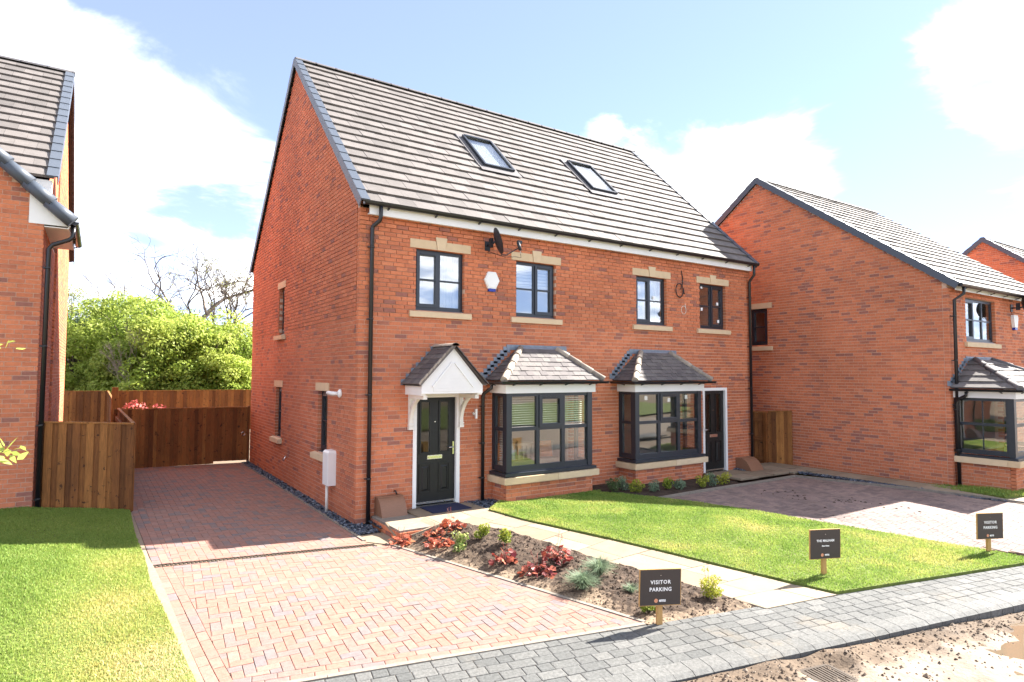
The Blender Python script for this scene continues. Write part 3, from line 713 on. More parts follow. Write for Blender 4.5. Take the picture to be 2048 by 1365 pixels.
pave(driveway, cells, T, 'paver', 300, seed=11)
ed = MB()
for a, b, w in ((Q[0], Q[1], .055), (Q[1], Q[2], .05), ((-.235, -1.0), (-.235, 8.8), .05)):
    a = Vector(a); b = Vector(b); d = (b-a).normalized(); nn = Vector((-d.y, d.x)); L = (b-a).length; k = 0
    while k < L:
        p, q = a+d*(k+.002)-nn*.03, a+d*(min(k+.9, L)-.002)-nn*.03
        ed.bar((p.x, p.y, T(p.x+nn.x*.1, p.y+nn.y*.1)-.03), (q.x, q.y, T(q.x+nn.x*.1, q.y+nn.y*.1)-.03), w, .08); k += .9
ed.build('edging', M['edging'], driveway)
# sandy unfinished strip along the lawn side of the drive
sheet('sand_strip', [(-3.22, 2.2), (-3.12, 2.3), (-3.05, -.8), (-2.84, -4.7), (-2.92, -4.75), (-3.02, -3.2), (-3.12, -1.9), (-3.12, -.9), (-3.17, .5)], lambda x, y: T(x, y)+.002, 'sand_dry', step=.25)
# drain channel
dc = thing('drain_channel', (-1.6, DY, T(-1.6, DY)), 'narrow slotted drain channel crossing the block paved driveway', 'drain')
m = MB(); n = 62
for i in range(n):
    x0, x1 = -3.03+2.9*i/n, -3.03+2.9*(i+1)/n; z = T((x0+x1)/2, DY)
    m.box(x0, x1, DY-.062, DY-.048, z-.04, z); m.box(x0, x1, DY+.048, DY+.062, z-.04, z); m.box(x0+.012, x1-.012, DY-.048, DY+.048, z-.03, z-.003); 
m.build('channel_grate', M['steel'], dc)
m = MB(); m.quad((-3.03, DY-.05, T(-3.03, DY)-.035), (-.13, DY-.05, T(-.13, DY)-.035), (-.13, DY+.05, T(-.13, DY)-.035), (-3.03, DY+.05, T(-3.03, DY)-.035)); m.build('channel_bed', M['black'], dc)

# ---- lawns
LAWN1 = [(-3.15, 2.45), (-3.15, .5), (-3.1, -.9), (-3.1, -1.9), (-3.0, -3.2), (-2.9, -4.72), (-7.5, -3.7), (-7.5, 2.5)]
LAWN1 = LAWN1[::-1] if area(LAWN1) < 0 else LAWN1
lz = lambda x, y: T(x, y)+.03+.02*mnoise.noise(Vector((x*.8, y*.8, 0)))
sheet('lawn', LAWN1, lz, 'turf', step=.4, skirt=.12)
P2 = [G(*q) for q in ((978, 1023), (1050, 1043), (1140, 1063), (1250, 1088), (1400, 1124), (1540, 1158), (1672, 1190), (1800, 1170), (2048, 1131), (2140, 1116), (2048, 1119), (1960, 1102), (1800, 1075), (1620, 1045), (1480, 1021), (1330, 1000), (1250, 992), (1195, 988))]
LAWN2 = [(p.x, p.y) for p in P2] + [(4.95, -.62), (2.8, -.62), (2.62, -.4)]
LAWN2 = LAWN2[::-1] if area(LAWN2) < 0 else LAWN2
sheet('lawn', LAWN2, lambda x, y: T(x, y)+.035, 'turf', step=.3, skirt=.12)
LAWN3 = [(12.05, -.35), (12.22, -.3), (12.22, -4.15), (12.38, -4.2), (12.38, -5.2), (16.5, -5.3), (16.5, -6.6), (11.5, -5.3)]
LAWN3 = LAWN3[::-1] if area(LAWN3) < 0 else LAWN3
l3z = lambda x, y: .04+.10*smooth((-3-y)/2)
sheet('lawn', LAWN3, l3z, 'turf', step=.4, skirt=.15)
def grass(name, poly, zf, dens, label, tonef, hgt=(.016, .034), seed=1, wid=.0042):
    r = np.random.default_rng(seed); xs = [p[0] for p in poly]; ys = [p[1] for p in poly]
    n = int((max(xs)-min(xs))*(max(ys)-min(ys))*dens); x = r.uniform(min(xs), max(xs), n); y = r.uniform(min(ys), max(ys), n)
    c = np.zeros(n, bool); j = len(poly)-1
    for i in range(len(poly)):
        (xi, yi), (xj, yj) = poly[i], poly[j]; t = ((yi > y) != (yj > y)); c ^= t & (x < (xj-xi)*(y-yi)/((yj-yi) or 1e-9)+xi); j = i
    dx, dy = x-CAM.x, y-CAM.y; s = dx*FWD.x+dy*FWD.y; px = (dx*RIGHT.x+dy*RIGHT.y)/np.maximum(s, .1)*F_PX+1024
    c &= (s > .5) & (px > -260) & (px < 2300)      # only the part of the lawn the picture (or a step aside) can show
    x, y = x[c], y[c]; n = len(x)
    z = np.array([zf(a, b) for a, b in zip(x, y)]); t = np.array([tonef(a, b) for a, b in zip(x, y)])
    h = r.uniform(*hgt, n)*(.8+.4*np.array([mnoise.noise(Vector((a*2.2, b*2.2, 5))) for a, b in zip(x, y)])); a = r.uniform(0, 2*np.pi, n); w = r.uniform(.6, 1.4, n)*wid*np.maximum(1, s[c]/7)
    lean = r.normal(0, .45, (n, 2))*h[:, None]
    ex, ey = np.cos(a)*w, np.sin(a)*w
    b0 = np.stack([x-ex, y-ey, z-.005], 1); b1 = np.stack([x+ex, y+ey, z-.005], 1); m0 = np.stack([x-ex*.7+lean[:, 0]*.35, y-ey*.7+lean[:, 1]*.35, z+h*.6], 1); m1 = np.stack([x+ex*.7+lean[:, 0]*.35, y+ey*.7+lean[:, 1]*.35, z+h*.6], 1)
    tp = np.stack([x+lean[:, 0], y+lean[:, 1], z+h], 1)
    V = np.concatenate([b0, b1, m1, m0, tp]); i = np.arange(n)
    F = np.concatenate([np.stack([i, i+n, i+2*n], 1), np.stack([i, i+2*n, i+3*n], 1), np.stack([i+3*n, i+2*n, i+4*n], 1)])
    tt = np.clip(t+r.normal(0, .075, n), 0, 1)
    o = np_mesh(name, V, F, np.tile(tt, 3), M['grass'], tri=True); return tag(o, label, 'grass', kind='stuff')
def tone1(x, y):
    n = mnoise.noise(Vector((x*.7, y*.45, 1.)))*.5+mnoise.noise(Vector((x*2.5, y*2, 7)))*.25
    yel = smooth((x+4.35)/1.0)*smooth((.3-y)/1.6)
    return .42+.24*n+.52*yel*(.62+.8*mnoise.noise(Vector((x*1.1, y*.9, 3))))
def tone2(x, y): return .48+.24*mnoise.noise(Vector((x*.6, y*.6, 4)))+.2*mnoise.noise(Vector((x*1.7, y*1.7, 8)))+.16*mnoise.noise(Vector((x*3, y*3, 1)))
grass('grass', LAWN1, lz, 7000, 'short green and straw-yellow grass of the lawn left of the driveway', tone1, seed=1)
grass('grass', LAWN2, lambda x, y: T(x, y)+.035, 5000, 'bright green grass of the lawn between path and far driveway', tone2, seed=2)
grass('grass', LAWN3, l3z, 1500, 'thin strip of grass along the foot of the right-hand house', tone2, hgt=(.04, .08), seed=3)

# ---- soil bed by the near driveway
bed_px = [(778, 1072), (846, 1058), (915, 1047), (1010, 1063), (1120, 1098), (1240, 1133), (1400, 1178), (1533, 1219)]
BED = [G(*q) for q in bed_px]; BED = [(p.x, p.y) for p in BED] + [(1.16, road_y(1.16)+.03), (.05, -1.32)]
BED = BED[::-1] if area(BED) < 0 else BED
def bed_z(x, y):
    d = min(1., max(0., (x-drive_xe(y))/.35)); e = min(1., max(0, (y-road_y(x))/.25))
    return T(x, y)-.01+(.035+.03*mnoise.noise(Vector((x*4, y*4, 1)))+.022*mnoise.noise(Vector((x*12, y*12, 3)))+.012*mnoise.noise(Vector((x*25, y*25, 3))))*d*e
sheet('flower_bed', BED, bed_z, 'soil', step=.06, skirt=.1, smooth_=False, tonef=lambda x, y: min(1, max(0, random.uniform(.1, .55)+.75*smooth((drive_xe(y)+.42+.2*mnoise.noise(Vector((x*2, y*2, 0)))-x)/.4)+.4*smooth((road_y(x)+.35-y)/.3))))
cl = MB(); rng = random.Random(8)
for _ in range(9000):
    x = rng.uniform(0, 2.9); y = rng.uniform(-6.1, -1)
    if not inpoly(x, y, BED): continue
    r = rng.uniform(.004, .018)*(1.9 if rng.random() < .08 else 1); z = bed_z(x, y); t = .55 if x < drive_xe(y)+.4 else rng.uniform(0, .45)
    vs = [(x+r*math.cos(a)*rng.uniform(.7, 1.3), y+r*math.sin(a)*rng.uniform(.7, 1.3), z-r*.3) for a in [k*1.257 for k in range(5)]]+[(x, y, z+r*rng.uniform(.5, 1))]
    cl.add(vs, [(k, (k+1) % 5, 5) for k in range(5)], t)
tag(cl.build('soil_clods', M['soil']), 'crumbly clods of soil in the planting bed by the path', 'soil', kind='stuff')

# ---- garden path of sandstone slabs
pl = [G(*q) for q in ((915, 1047), (1010, 1063), (1120, 1098), (1240, 1133), (1400, 1178), (1533, 1219))]; pr = [G(*q) for q in ((972, 1020), (1050, 1044), (1140, 1064), (1250, 1089), (1400, 1125), (1540, 1159), (1676, 1191))]
def lerp_line(L, t):
    n = len(L)-1; k = min(n-1, int(t*n)); f = t*n-k; return L[k]*(1-f)+L[k+1]*f
path = link(bpy.data.objects.new('garden_path', None), (2.4, -3.2, .1)); path['kind'] = 'structure'
slab_z = lambda x, y: T(x, y)+.012
rows = [0, .09, .2, .33, .45, .56, .69, .8, .9, 1.0]; cells = []
for i in range(len(rows)-1):
    a, b, c, d = lerp_line(pl, rows[i]), lerp_line(pr, rows[i]), lerp_line(pr, rows[i+1]), lerp_line(pl, rows[i+1])
    split = [0, .5, 1] if i % 3 == 0 else ([0, .35, 1] if i % 3 == 1 else [0, .68, 1])
    for s, e in zip(split[:-1], split[1:]):
        p = [a.lerp(b, s), a.lerp(b, e), d.lerp(c, e), d.lerp(c, s)]; cx = sum((v.x for v in p))/4; cy = sum((v.y for v in p))/4
        q = [(cx+(v.x-cx)*.982, cy+(v.y-cy)*.982) for v in p]; cells.append(q if area(q) > 0 else q[::-1])
# raised landing in front of the near door
LX0, LX1, LYF = .235, 2.15, -1.3
for (x0, x1, y0, y1) in ((LX0, .95, LYF, -.72), (.95, 1.62, LYF, -.72), (1.62, 2.25, LYF, -.72), (.86, 1.5, -.72, -.06), (1.5, 2.15, -.72, -.06)):
    cells.append([(x0+.004, y0+.004), (x1-.004, y0+.004), (x1-.004, y1-.004), (x0+.004, y1-.004)])
pave(path, cells, slab_z, 'slab', 300, name='slab', th=.045, jit=.001)
m = MB(); m.prism([(-.2, -1.03, -.05), (.0, -1.29, -.05), (.23, -1.29, -.05), (.23, -.64, -.05), (-.2, -.64, -.05)], (0, 0, .055), .4); m.build('slab', M['slab'], path)
m = MB(); B = [pl[i] for i in range(len(pl))]+[pr[i] for i in range(len(pr)-1, -1, -1)]
m.add([(p.x, p.y, T(p.x, p.y)-.012) for p in B], (tuple(range(len(B))),)); m.box(.26, 2.2, -1.27, -.08, -.1, .155); m.build('mortar_bed', M['edging'], path)
bw = MB(); rng = random.Random(5)
for k in range(2):
    z = -.015+k*.072
    for (O, U, N_, L) in (((.25, -.06, 0), (0, -1, 0), (-1, 0, 0), 1.22), ((.25, -1.285, 0), (1, 0, 0), (0, -1, 0), 1.4)):
        u = -.1*(k % 2)
        while u < L:
            a, b = max(u, 0)+.005, min(u+.225, L)-.005
            if b-a > .03: bw.ob(O, U, N_, a, b, z, z+.063, -.08, .004, brick_tone(rng))
            u += .225
bw.build('step_brickwork', M['brick'], path)
dm = MB(); dm.box(1.16, 1.92, -.60, -.075, T(1.5, -.5)+.014, T(1.5, -.5)+.026); tag(dm.build('doormat', M['mat_blue']), 'navy blue doormat lying on the step before the near front door', 'doormat')

# ---- far driveway, border bed, slab apron, strips by the right-hand house
q = [G(*k) for k in ((1318, 999), (1590, 954))]
ap = Vector((q[0].x, q[0].y)); bp_ = Vector((q[1].x, q[1].y)); rp_ = G(2048, 1008); cp_ = Vector((rp_.x, rp_.y))
DR2 = [tuple(ap), (P2[13].x, P2[13].y), (P2[12].x, P2[12].y), (P2[10].x+.5, P2[10].y-.1), (12.4, -7.9), tuple(cp_+(cp_-bp_)*.5), tuple(bp_)]
DR2 = [(p[0], p[1]) for p in DR2]
if area(DR2) < 0: DR2.reverse()
drv2 = sheet('driveway', DR2, lambda x, y: T(x, y)-.01, 'sand', step=.6)
hull = DR2
hb = [c for c in herringbone([(5., -8.2), (13.6, -8.2), (13.6, -.4), (5., -.4)], (6, -1), math.atan2((bp_-ap).y, (bp_-ap).x)) if inpoly(sum(p[0] for p in c)/len(c), sum(p[1] for p in c)/len(c), DR2)]
pave(drv2, hb, lambda x, y: T(x, y)+.0, 'paver2', 300, seed=12)
m = MB()
for a, b in ((ap, bp_), (bp_, cp_+(cp_-bp_)*.3)):
    d = (b-a).normalized(); L = (b-a).length; k = 0
    while k < L:
        p, r = a+d*(k+.003), a+d*(min(k+.9, L)-.003); m.bar((p.x, p.y, T(p.x, p.y)-.005), (r.x, r.y, T(r.x, r.y)-.005), .05, .1); k += .9
m.build('edging', M['edging'], drv2)
dbr = MB(); rng = random.Random(9)
for (px, py, n, sp) in ((1600, 993, 16, .3), (1690, 1003, 22, .22), (1545, 986, 10, .25), (1770, 1012, 12, .6), (1650, 1040, 8, .5)):
    c = G(px, py)
    for _ in range(n):
        x, y = c.x+rng.gauss(0, sp), c.y+rng.gauss(0, sp*.6); r = rng.uniform(.008, .035); z = T(x, y)+.001
        dbr.add([(x+r*math.cos(a)*rng.uniform(.6, 1.4), y+r*math.sin(a)*rng.uniform(.6, 1.4), z) for a in [k*1.257 for k in range(5)]]+[(x, y, z+r*.5)], [(k, (k+1) % 5, 5) for k in range(5)], .1)
tag(dbr.build('mud_crumbs', M['soil']), 'scattered dark crumbs of mud on the far driveway', 'mud', kind='stuff')
bd = [G(*k) for k in ((1192, 987), (1312, 1000), (1488, 969))]
BED2 = [(bd[0].x, bd[0].y), (bd[1].x, bd[1].y), (bd[2].x, bd[2].y), (8.75, -.45), (8.2, -.45), (8.2, -.02), (5., -.02)]
BED2 = BED2[::-1] if area(BED2) < 0 else BED2
bed2_z = lambda x, y: T(x, y)+.01+.02*mnoise.noise(Vector((x*7, y*7, 3)))
sheet('flower_bed', BED2, bed2_z, 'soil', step=.15, smooth_=False, tonef=lambda x, y: random.uniform(0, .3))
ap2 = link(bpy.data.objects.new('slab_apron', None), (10.2, -.5, .1)); ap2['kind'] = 'structure'
cells = []; nx = 0
for (x0, x1, y0, y1) in ((8.78, 9.4, -.55, -.05), (9.4, 10.1, -.55, -.05), (8.9, 9.6, -1.05, -.57), (9.62, 10.25, -1.0, -.57), (10.12, 10.8, -.72, -.3), (10.27, 10.9, -1.0, -.74), (10.82, 11.4, -.7, .2), (11.42, 12.05, -.7, .3), (10.95, 11.5, -1.1, -.72), (11.52, 12.05, -1.3, -.72)):
    cells.append([(x0+.004, y0+.004), (x1-.004, y0+.004), (x1-.004, y1-.004), (x0+.004, y1-.004)])
y = -1.32
while y > -5.6:
    cells.append([(11.28, y-.6), (12.03, y-.6), (12.03, y-.008), (11.28, y-.008)]); y -= .6
pave(ap2, cells, lambda x, y: T(x, y)+.012, 'slab', 300, name='slab', jit=.001)

def gravel(name, poly, zf, n, label, size=(.010, .024), seed=1):
    m = MB(); r = random.Random(seed); xs = [p[0] for p in poly]; ys = [p[1] for p in poly]; c = 0; tries = 0
    while c < n and tries < n*20:
        tries += 1; x = r.uniform(min(xs), max(xs)); y = r.uniform(min(ys), max(ys))
        if not inpoly(x, y, poly): continue
        c += 1; s = r.uniform(*size); z = zf(x, y)+r.uniform(0, .018); a0 = r.uniform(0, 6.28); tx, ty = r.uniform(-.7, .7), r.uniform(-.7, .7); el = r.uniform(1, 1.9)
        vs = []
        for k in range(5):
            a = a0+k*1.257; ex, ey = math.cos(a)*s*el, math.sin(a)*s; rx, ry = ex*math.cos(a0)-ey*math.sin(a0), ex*math.sin(a0)+ey*math.cos(a0)
            vs += [(x+rx, y+ry, z+tx*rx+ty*ry+s*.3)]
        vs += [(x, y, z-s*.6)]
        m.add(vs, [(0, 1, 2, 3, 4)]+[((k+1) % 5, k, 5) for k in range(5)], r.random())
    return tag(m.build(name, M['gravel']), label, 'gravel', kind='stuff')
def slab_under(poly, z): m = MB(); m.add([(p[0], p[1], z) for p in poly], (tuple(range(len(poly))),)); tag(m.build('gravel_bed', M['soil']), kind='structure')
g1 = [(-.2, -.62), (.2, -.62), (.2, .0), (0, .02), (-.01, 8.8), (-.2, 8.8)]; slab_under(g1[::1], .005); gravel('slate_gravel', g1, lambda x, y: .008, 3600, 'blue-grey slate chippings along the foot of the near gable wall', seed=1)
g1b = [(.2, -.62), (.86, -.62), (.86, 0), (.2, 0)]; slab_under(g1b, .06); gravel('slate_gravel', g1b, lambda x, y: .065, 420, 'slate chippings beside the step of the near front door', seed=2)
g2 = [(2.16, -.70), (2.72, -.42), (2.72, 0), (2.05, 0), (2.05, -.4)]; slab_under(g2, .15); gravel('slate_gravel', g2, lambda x, y: .155, 620, 'slate chippings between the near door and its bay window', seed=3)
g3 = [(10.0, -.3), (10.8, -.28), (10.8, 0), (10.0, 0)]; slab_under(g3, .11); gravel('slate_gravel', g3, lambda x, y: .115, 500, 'slate chippings under the far brown cover', (.014, .028), seed=4)
g4 = [(10.35, -1.02), (11.4, -.9), (11.26, -1.12), (11.0, -1.1)]; 
g4 = [(11.06, -1.15), (11.26, -1.15), (11.26, -5.4), (11.06, -5.0)]; slab_under(g4, .075); gravel('slate_gravel', g4, lambda x, y: .085, 1500, 'line of slate chippings between far driveway and slab path', (.014, .03), seed=5)

# ================================================================ HOUSES
X = Vector((1, 0, 0)); Y = Vector((0, 1, 0)); Z = Vector((0, 0, 1)); NY = -Y; NX = -X
def verge(parent, E, s, n, length, side, gauge=.345, name='verge_cap', mat_='verge'):
    """stepped dry-verge caps climbing a roof edge; side = +1/-1 outward x"""
    E = Vector(E); s = Vector(s).normalized(); n = Vector(n).normalized(); k = 0; cache = None; rows = round(length/gauge); g = length/rows
    sx = X*side
    def piece():
        m = MB(); P = lambda x, h, d: sx*x+s*h+n*d
        for (x0, x1, d0, d1) in ((-.10, .055, .03, .058), (.045, .062, -.10, .056)):
            st = .014
            pts = [P(x0, -.02, d0+st), P(x1, -.02, d0+st), P(x1, g+.01, d0), P(x0, g+.01, d0), P(x0, -.02, d1+st), P(x1, -.02, d1+st), P(x1, g+.01, d1), P(x0, g+.01, d1)]
            if side*n.z*s.y < 0: pts = [pts[i] for i in (1, 0, 3, 2, 5, 4, 7, 6)]
            m.hexa(pts)
        return m.mesh(name, M[mat_])
    cache = piece()
    for i in range(rows): link(bpy.data.objects.new(name, cache), E+s*(g*i), parent)
def ridge(parent, a, b, seg=.46, r=.095, name='ridge_tile', material='ridge'):
    a = Vector(a); b = Vector(b); d = (b-a); L = d.length; d /= L; n = int(L/seg)
    for i in range(n):
        m = MB(); p0, p1 = a+d*(L*i/n), a+d*(L*(i+1)/n+.03); side = d.cross(Z).normalized(); up = side.cross(d)
        for (q0, q1, rr) in ((p0, p1, r), (p1-d*.035, p1, r*1.06)):
            pr = [(math.cos(t)*rr*1.15, math.sin(t)*rr*.75-.05) for t in [math.pi*k/6 for k in range(7)]]
            m.add([q+side*x+up*z for q in (q0, q1) for x, z in pr], [(k+1, k, k+7, k+8) for k in range(6)]+[tuple(range(7)), tuple(range(13, 6, -1))], random.random(), sm=False)
        m.build(name, M[material], parent)
def flash_steps(parent, u0, z0, u1, z1, y, dirn, n=8):     # stepped lead on the wall beside a small roof
    m = MB()
    for i in range(n):
        t = i/n; u = u0+(u1-u0)*t; z = z0+(z1-z0)*t; w = (u1-u0)/n
        a, b = sorted((u-dirn*.07, u+w+dirn*.02)); m.box(a, b, y-.007, y+.02, z-.03, z+(z1-z0)/n+.012)
    m.build('lead_step_flashing', M['lead'], parent)

def bay(house, x0, x1, yw, dp, base, zs, roof, cols, side_cols=1, sash=None, blind=False, sticker=False, nind_brick=60, seed=1, hip_r=True, interior=None):
    """square bay: frame with panes, stone cill, brick plinth, fascia, gutter and hipped tiled roof.  zs = stone bottom, stone top, frame bottom, frame top, fascia top"""
    yf = yw-dp; zb, zt, w0, w1, zf = zs; f = MB(); cw = .12
    for (a, b) in ((x0, x0+cw), (x1-cw, x1)): f.box(a, b, yf, yf+cw, w0, w1)               # corner posts
    f.box(x0+.003, x0+.06, yw-.06, yw, w0, w1); f.box(x1-.06, x1-.003, yw-.06, yw, w0, w1)
    xi0, xi1 = x0+cw, x1-cw; zi0, zi1 = w0+.1, w1-.065; zm = w0+(w1-w0)*.535
    f.box(xi0, xi1, yf+.02, yf+.09, w0, zi0); f.box(xi0, xi1, yf+.02, yf+.09, zi1, w1)
    f.box(x0-.06, x1+.06, yf-.06, yf+.1, w0-.075, w0-.02); f.box(x0-.055, x0+.1, yf+.1, yw, w0-.074, w0-.021); f.box(x1-.1, x1+.055, yf+.1, yw, w0-.074, w0-.021)
    f.box(x0+.01, x1-.01, yf+.01, yf+.11, w0-.02, w0+.001)
    cs = [xi0+(xi1-xi0)*i/cols for i in range(cols+1)]
    for c in cs[1:-1]: f.box(c-.04, c+.04, yf+.018, yf+.088, zi0, zi1)
    f.box(xi0, xi1, yf+.021, yf+.086, zm-.033, zm+.033)
    ys = [yf+cw+(dp-cw-.06)*i/side_cols for i in range(side_cols+1)]
    for sx in (x0, x1):
        a, b = (sx+.015, sx+.075) if sx == x0 else (sx-.075, sx-.015)
        f.box(a, b, yf+cw, yw-.06, w0, zi0); f.box(a, b, yf+cw, yw-.06, zi1, w1); f.box(a+.001, b-.001, yf+cw, yw-.06, zm-.03, zm+.03)
        f.box(a, b, yf+cw, yf+cw+.035, zi0, zi1); f.box(a, b, yw-.1, yw-.06, zi0, zi1)
        for c in ys[1:-1]: f.box(a+.02, b-.02, c-.012, c+.012, zi0, zi1)
    o = f.build('bay_window', M['frame'], house)
    for i in range(cols):
        a, b = cs[i]+(.04 if i else 0), cs[i+1]-(.04 if i < cols-1 else 0)
        for j, (p, q) in enumerate(((zi0, zm-.033), (zm+.033, zi1))):
            if sash == i and j == 1:
                s = MB(); sw = .055
                s.box(a-.02, a+sw, yf-.002, yf+.06, p-.02, q+.02); s.box(b-sw, b+.02, yf-.002, yf+.06, p-.02, q+.02); s.box(a+sw, b-sw, yf-.001, yf+.06, p-.02, p+sw); s.box(a+sw, b-sw, yf-.001, yf+.06, q-sw, q+.02)
                so_ = s.build('sash', M['frame'], o); v = MB(); v.box(a+.08, b-.1, yf-.012, yf-.002, q-.03, q-.008); v.build('trickle_vent', M['black'], o)
                a2, b2, p2, q2 = a+sw, b-sw, p+sw, q-sw
            else: a2, b2, p2, q2 = a, b, p, q
            m = MB(); m.box(a2, b2, yf+.045, yf+.051, p2, q2); m.build('pane', M['glass'], o)
            if sticker and j == 1:
                t = MB(); sx_ = a2+(b2-a2)*random.uniform(.2, .55); t.box(sx_, sx_+.09, yf+.053, yf+.055, q2-.12, q2-.03); t.build('window_sticker', M['sticker'], o)
    for sx in (x0+.045, x1-.045):
        for i in range(side_cols):
            a, b = (yf+cw+.035 if i == 0 else ys[i]+.012), (yw-.1 if i == side_cols-1 else ys[i+1]-.012)
            for (p, q) in ((zi0, zm-.03), (zm+.03, zi1)):
                m = MB(); m.box(sx-.003, sx+.003, a, b, p, q); m.build('pane', M['glass'], o)
    # stone cill in pieces
    xm = (x0+x1)/2+.1
    for (a, b, c, d) in ((x0-.1, xm-.003, yf-.1, yf+.12), (xm+.003, x1+.1, yf-.1, yf+.12), (x0-.1, x0+.12, yf+.123, yw-.001), (x1-.12, x1+.1, yf+.123, yw-.001)):
        m = MB(); m.box(a, b, c, d, zb, zt, random.random()); m.build('stone_cill', M['stone'], o)
    # brick plinth
    for (O, U, N_, L, us) in (((x0, yf, 0), X, NY, x1-x0, 0), ((x0, yw, 0), NY, NX, dp-.105, 0), ((x1, yf+.105, 0), Y, X, dp-.105, 0)):
        wall_core(o, O, U, N_, L, base-.15, zb, name='plinth'); brick_wall(o, O, U, N_, L, zb-.005, seed=seed, nind=nind_brick if N_ == NY else 0, zbot=base-.15, u_start=us)
    # fascia, soffit
    m = MB(); m.box(x0-.05, x1+.05, yf-.05, yf+.06, w1, zf); m.box(x0-.049, x0+.06, yf+.06, yw-.001, w1+.001, zf-.001); m.box(x1-.06, x1+.049, yf+.06, yw-.001, w1+.001, zf-.001); m.build('fascia', M['white'], o)
    # roof
    in_, zr0, zr1, ov = roof; yb, yt = yf-.17, yw-.10
    bl, br = Vector((x0-.17, yb, zr0)), Vector((x1+.17, yb, zr0)); tl, tr = Vector((x0+in_, yt, zr1)), Vector((x1-in_, yt, zr1))
    wl, wr = Vector((x0-.17, yw, zr0)), Vector((x1+.17, yw, zr0)); tlw, trw = Vector((x0+in_, yw, zr1)), Vector((x1-in_, yw, zr1))
    r = MB(); r.add([bl, br, tr, tl, wl, wr, tlw, trw], ((0, 1, 2, 3), (4, 0, 3, 6), (1, 5, 7, 2), (3, 2, 7, 6), (4, 5, 1, 0)))
    r.build('roof_base', M['slate'], o)
    g = ov; tw = .165 if ov < .2 else .3; th = .016 if ov < .2 else .028; mt = 'slate' if ov < .2 else 'tile'
    tiled_face(o, bl, br, tl, tr, g, tw, th, mt, 'roof_tile', 150, seed, lap=.03); tiled_face(o, wl, bl, tlw, tl, g, tw, th, mt, 'roof_tile', 60, seed+1, lap=.03); tiled_face(o, br, wr, tr, trw, g, tw, th, mt, 'roof_tile', 0, seed+2, lap=.03)
    for (a, b) in ((bl, tl), (br, tr)):
        d = (b-a); n = 4
        for i in range(n):
            m = MB(); p, q = a+d*(i/n)+Z*.015, a+d*((i+1.06)/n)+Z*.015; m.tube([p, p+d*.02/d.length, q], [.072, .07, .058], 8, random.random()); m.build('hip_tile', M['hip' if ov < .2 else 'ridge'], o)
    m = MB(); ddn = (bl-tl).normalized(); m.box(x0+in_-.27, x1-in_+.33, yw-.012, yw-.002, zr1-.02, zr1+.085)
    a, b = tl+Vector((-.02, .06, .05)), tr+Vector((.02, .06, .05)); c, d = b+Vector((.02, -.13, -.10)), a+Vector((-.02, -.13, -.10)); m.add([a, b, c, d], ((3, 2, 1, 0),)); m.build('lead_apron', M['lead'], o)
    flash_steps(o, x0-.2, zr0+.07, x0+in_-.2, zr1+.03, yw, 1); 
    if hip_r: flash_steps(o, x1+.2, zr0+.07, x1-in_+.2, zr1+.03, yw, -1)
    gutter(o, (x0-.24, yb-.035, zr0-.015), (x1+.24, yb-.035, zr0-.015), .05, .62); gutter(o, (x0-.215, yw-.005, zr0-.016), (x0-.215, yb-.07, zr0-.016), .05, .62, back=(1, 0, 0)); gutter(o, (x1+.215, yb-.07, zr0-.016), (x1+.215, yw-.005, zr0-.016), .05, .62, back=(-1, 0, 0))
    if blind: blinds(o, (0, yf, 0), X, NY, xi0+.02, xi1-.02, zm-.02, zi1, -.16); blinds(o, (x0, yw, 0), NY, NX, .08, dp-.15, zi0, zi1, -.13)
    return o

# ---------------------------------------------------------------- the pair of semi-detached houses in the middle
W, D = 10.8, 8.8; EZ, RZ, EY = 5.50, 9.90, -.2
house = thing('brick_house', (5.4, 4.4, 0), 'pair of orange brick semi-detached houses with grey tiled roof in the middle', 'house')
wz0, wz1 = 3.72, 4.845
WX = [(1.06, 2.065), (3.25, 4.255), (6.59, 7.60), (8.79, 9.79)]
DOORS = [(1.04, 1.99, .17, 2.205), (8.86, 9.80, .1, 2.225)]
BAYS = [(2.70, 4.80), (6.03, 8.18)]
op = [(a, b, wz0, wz1) for a, b in WX] + [(a, b, -.3, d) for a, b, c, d in DOORS] + [(a+.13, b-.13, .70, 2.13) for a, b in BAYS]
pr = lambda z: .022 if z > 5.12 else (.010 if z > 3.56 else 0)
brick_wall(house, (0, 0, 0), X, NY, W, 5.46, op, nind=300, dark=.075, proud=pr, seed=21)
wall_core(house, (0, 0, 0), X, NY, W, -.3, 5.45, op, name='front_wall', u0=.012)
slope = (RZ-EZ)/(D/2-EY); gtop = lambda u: EZ-.06+slope*(min(u, D-u)-EY)-.03
gop = [(1.62, 2.25, 1.02, 2.22), (5.22, 5.80, 1.02, 2.22), (5.10, 5.62, 3.495, 4.62)]
pg = lambda z: .022 if z > 5.12 and False else (.010 if z > 3.56 else 0)
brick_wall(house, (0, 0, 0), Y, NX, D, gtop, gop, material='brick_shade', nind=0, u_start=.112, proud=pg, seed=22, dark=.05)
wall_core(house, (0, 0, 0), Y, NX, D, -.3, 5.3, gop, gable=[(.012, 5.3), (D, 5.3), (D, gtop(D)), (D/2, gtop(D/2)), (.012, gtop(0))], name='gable_wall', u0=.012)
m = MB(); m.quad((W, 0.01, -.3), (W, D, -.3), (W, D, 5.4), (W, 0.01, 5.4)); m.add([(W, .01, 5.4), (W, D, 5.4), (W, D/2, RZ-.1)], ((0, 1, 2),)); m.quad((W, D, -.3), (0.01, D, -.3), (0.01, D, 5.4), (W, D, 5.4)); m.build('back_wall', M['brick_shade'], house)
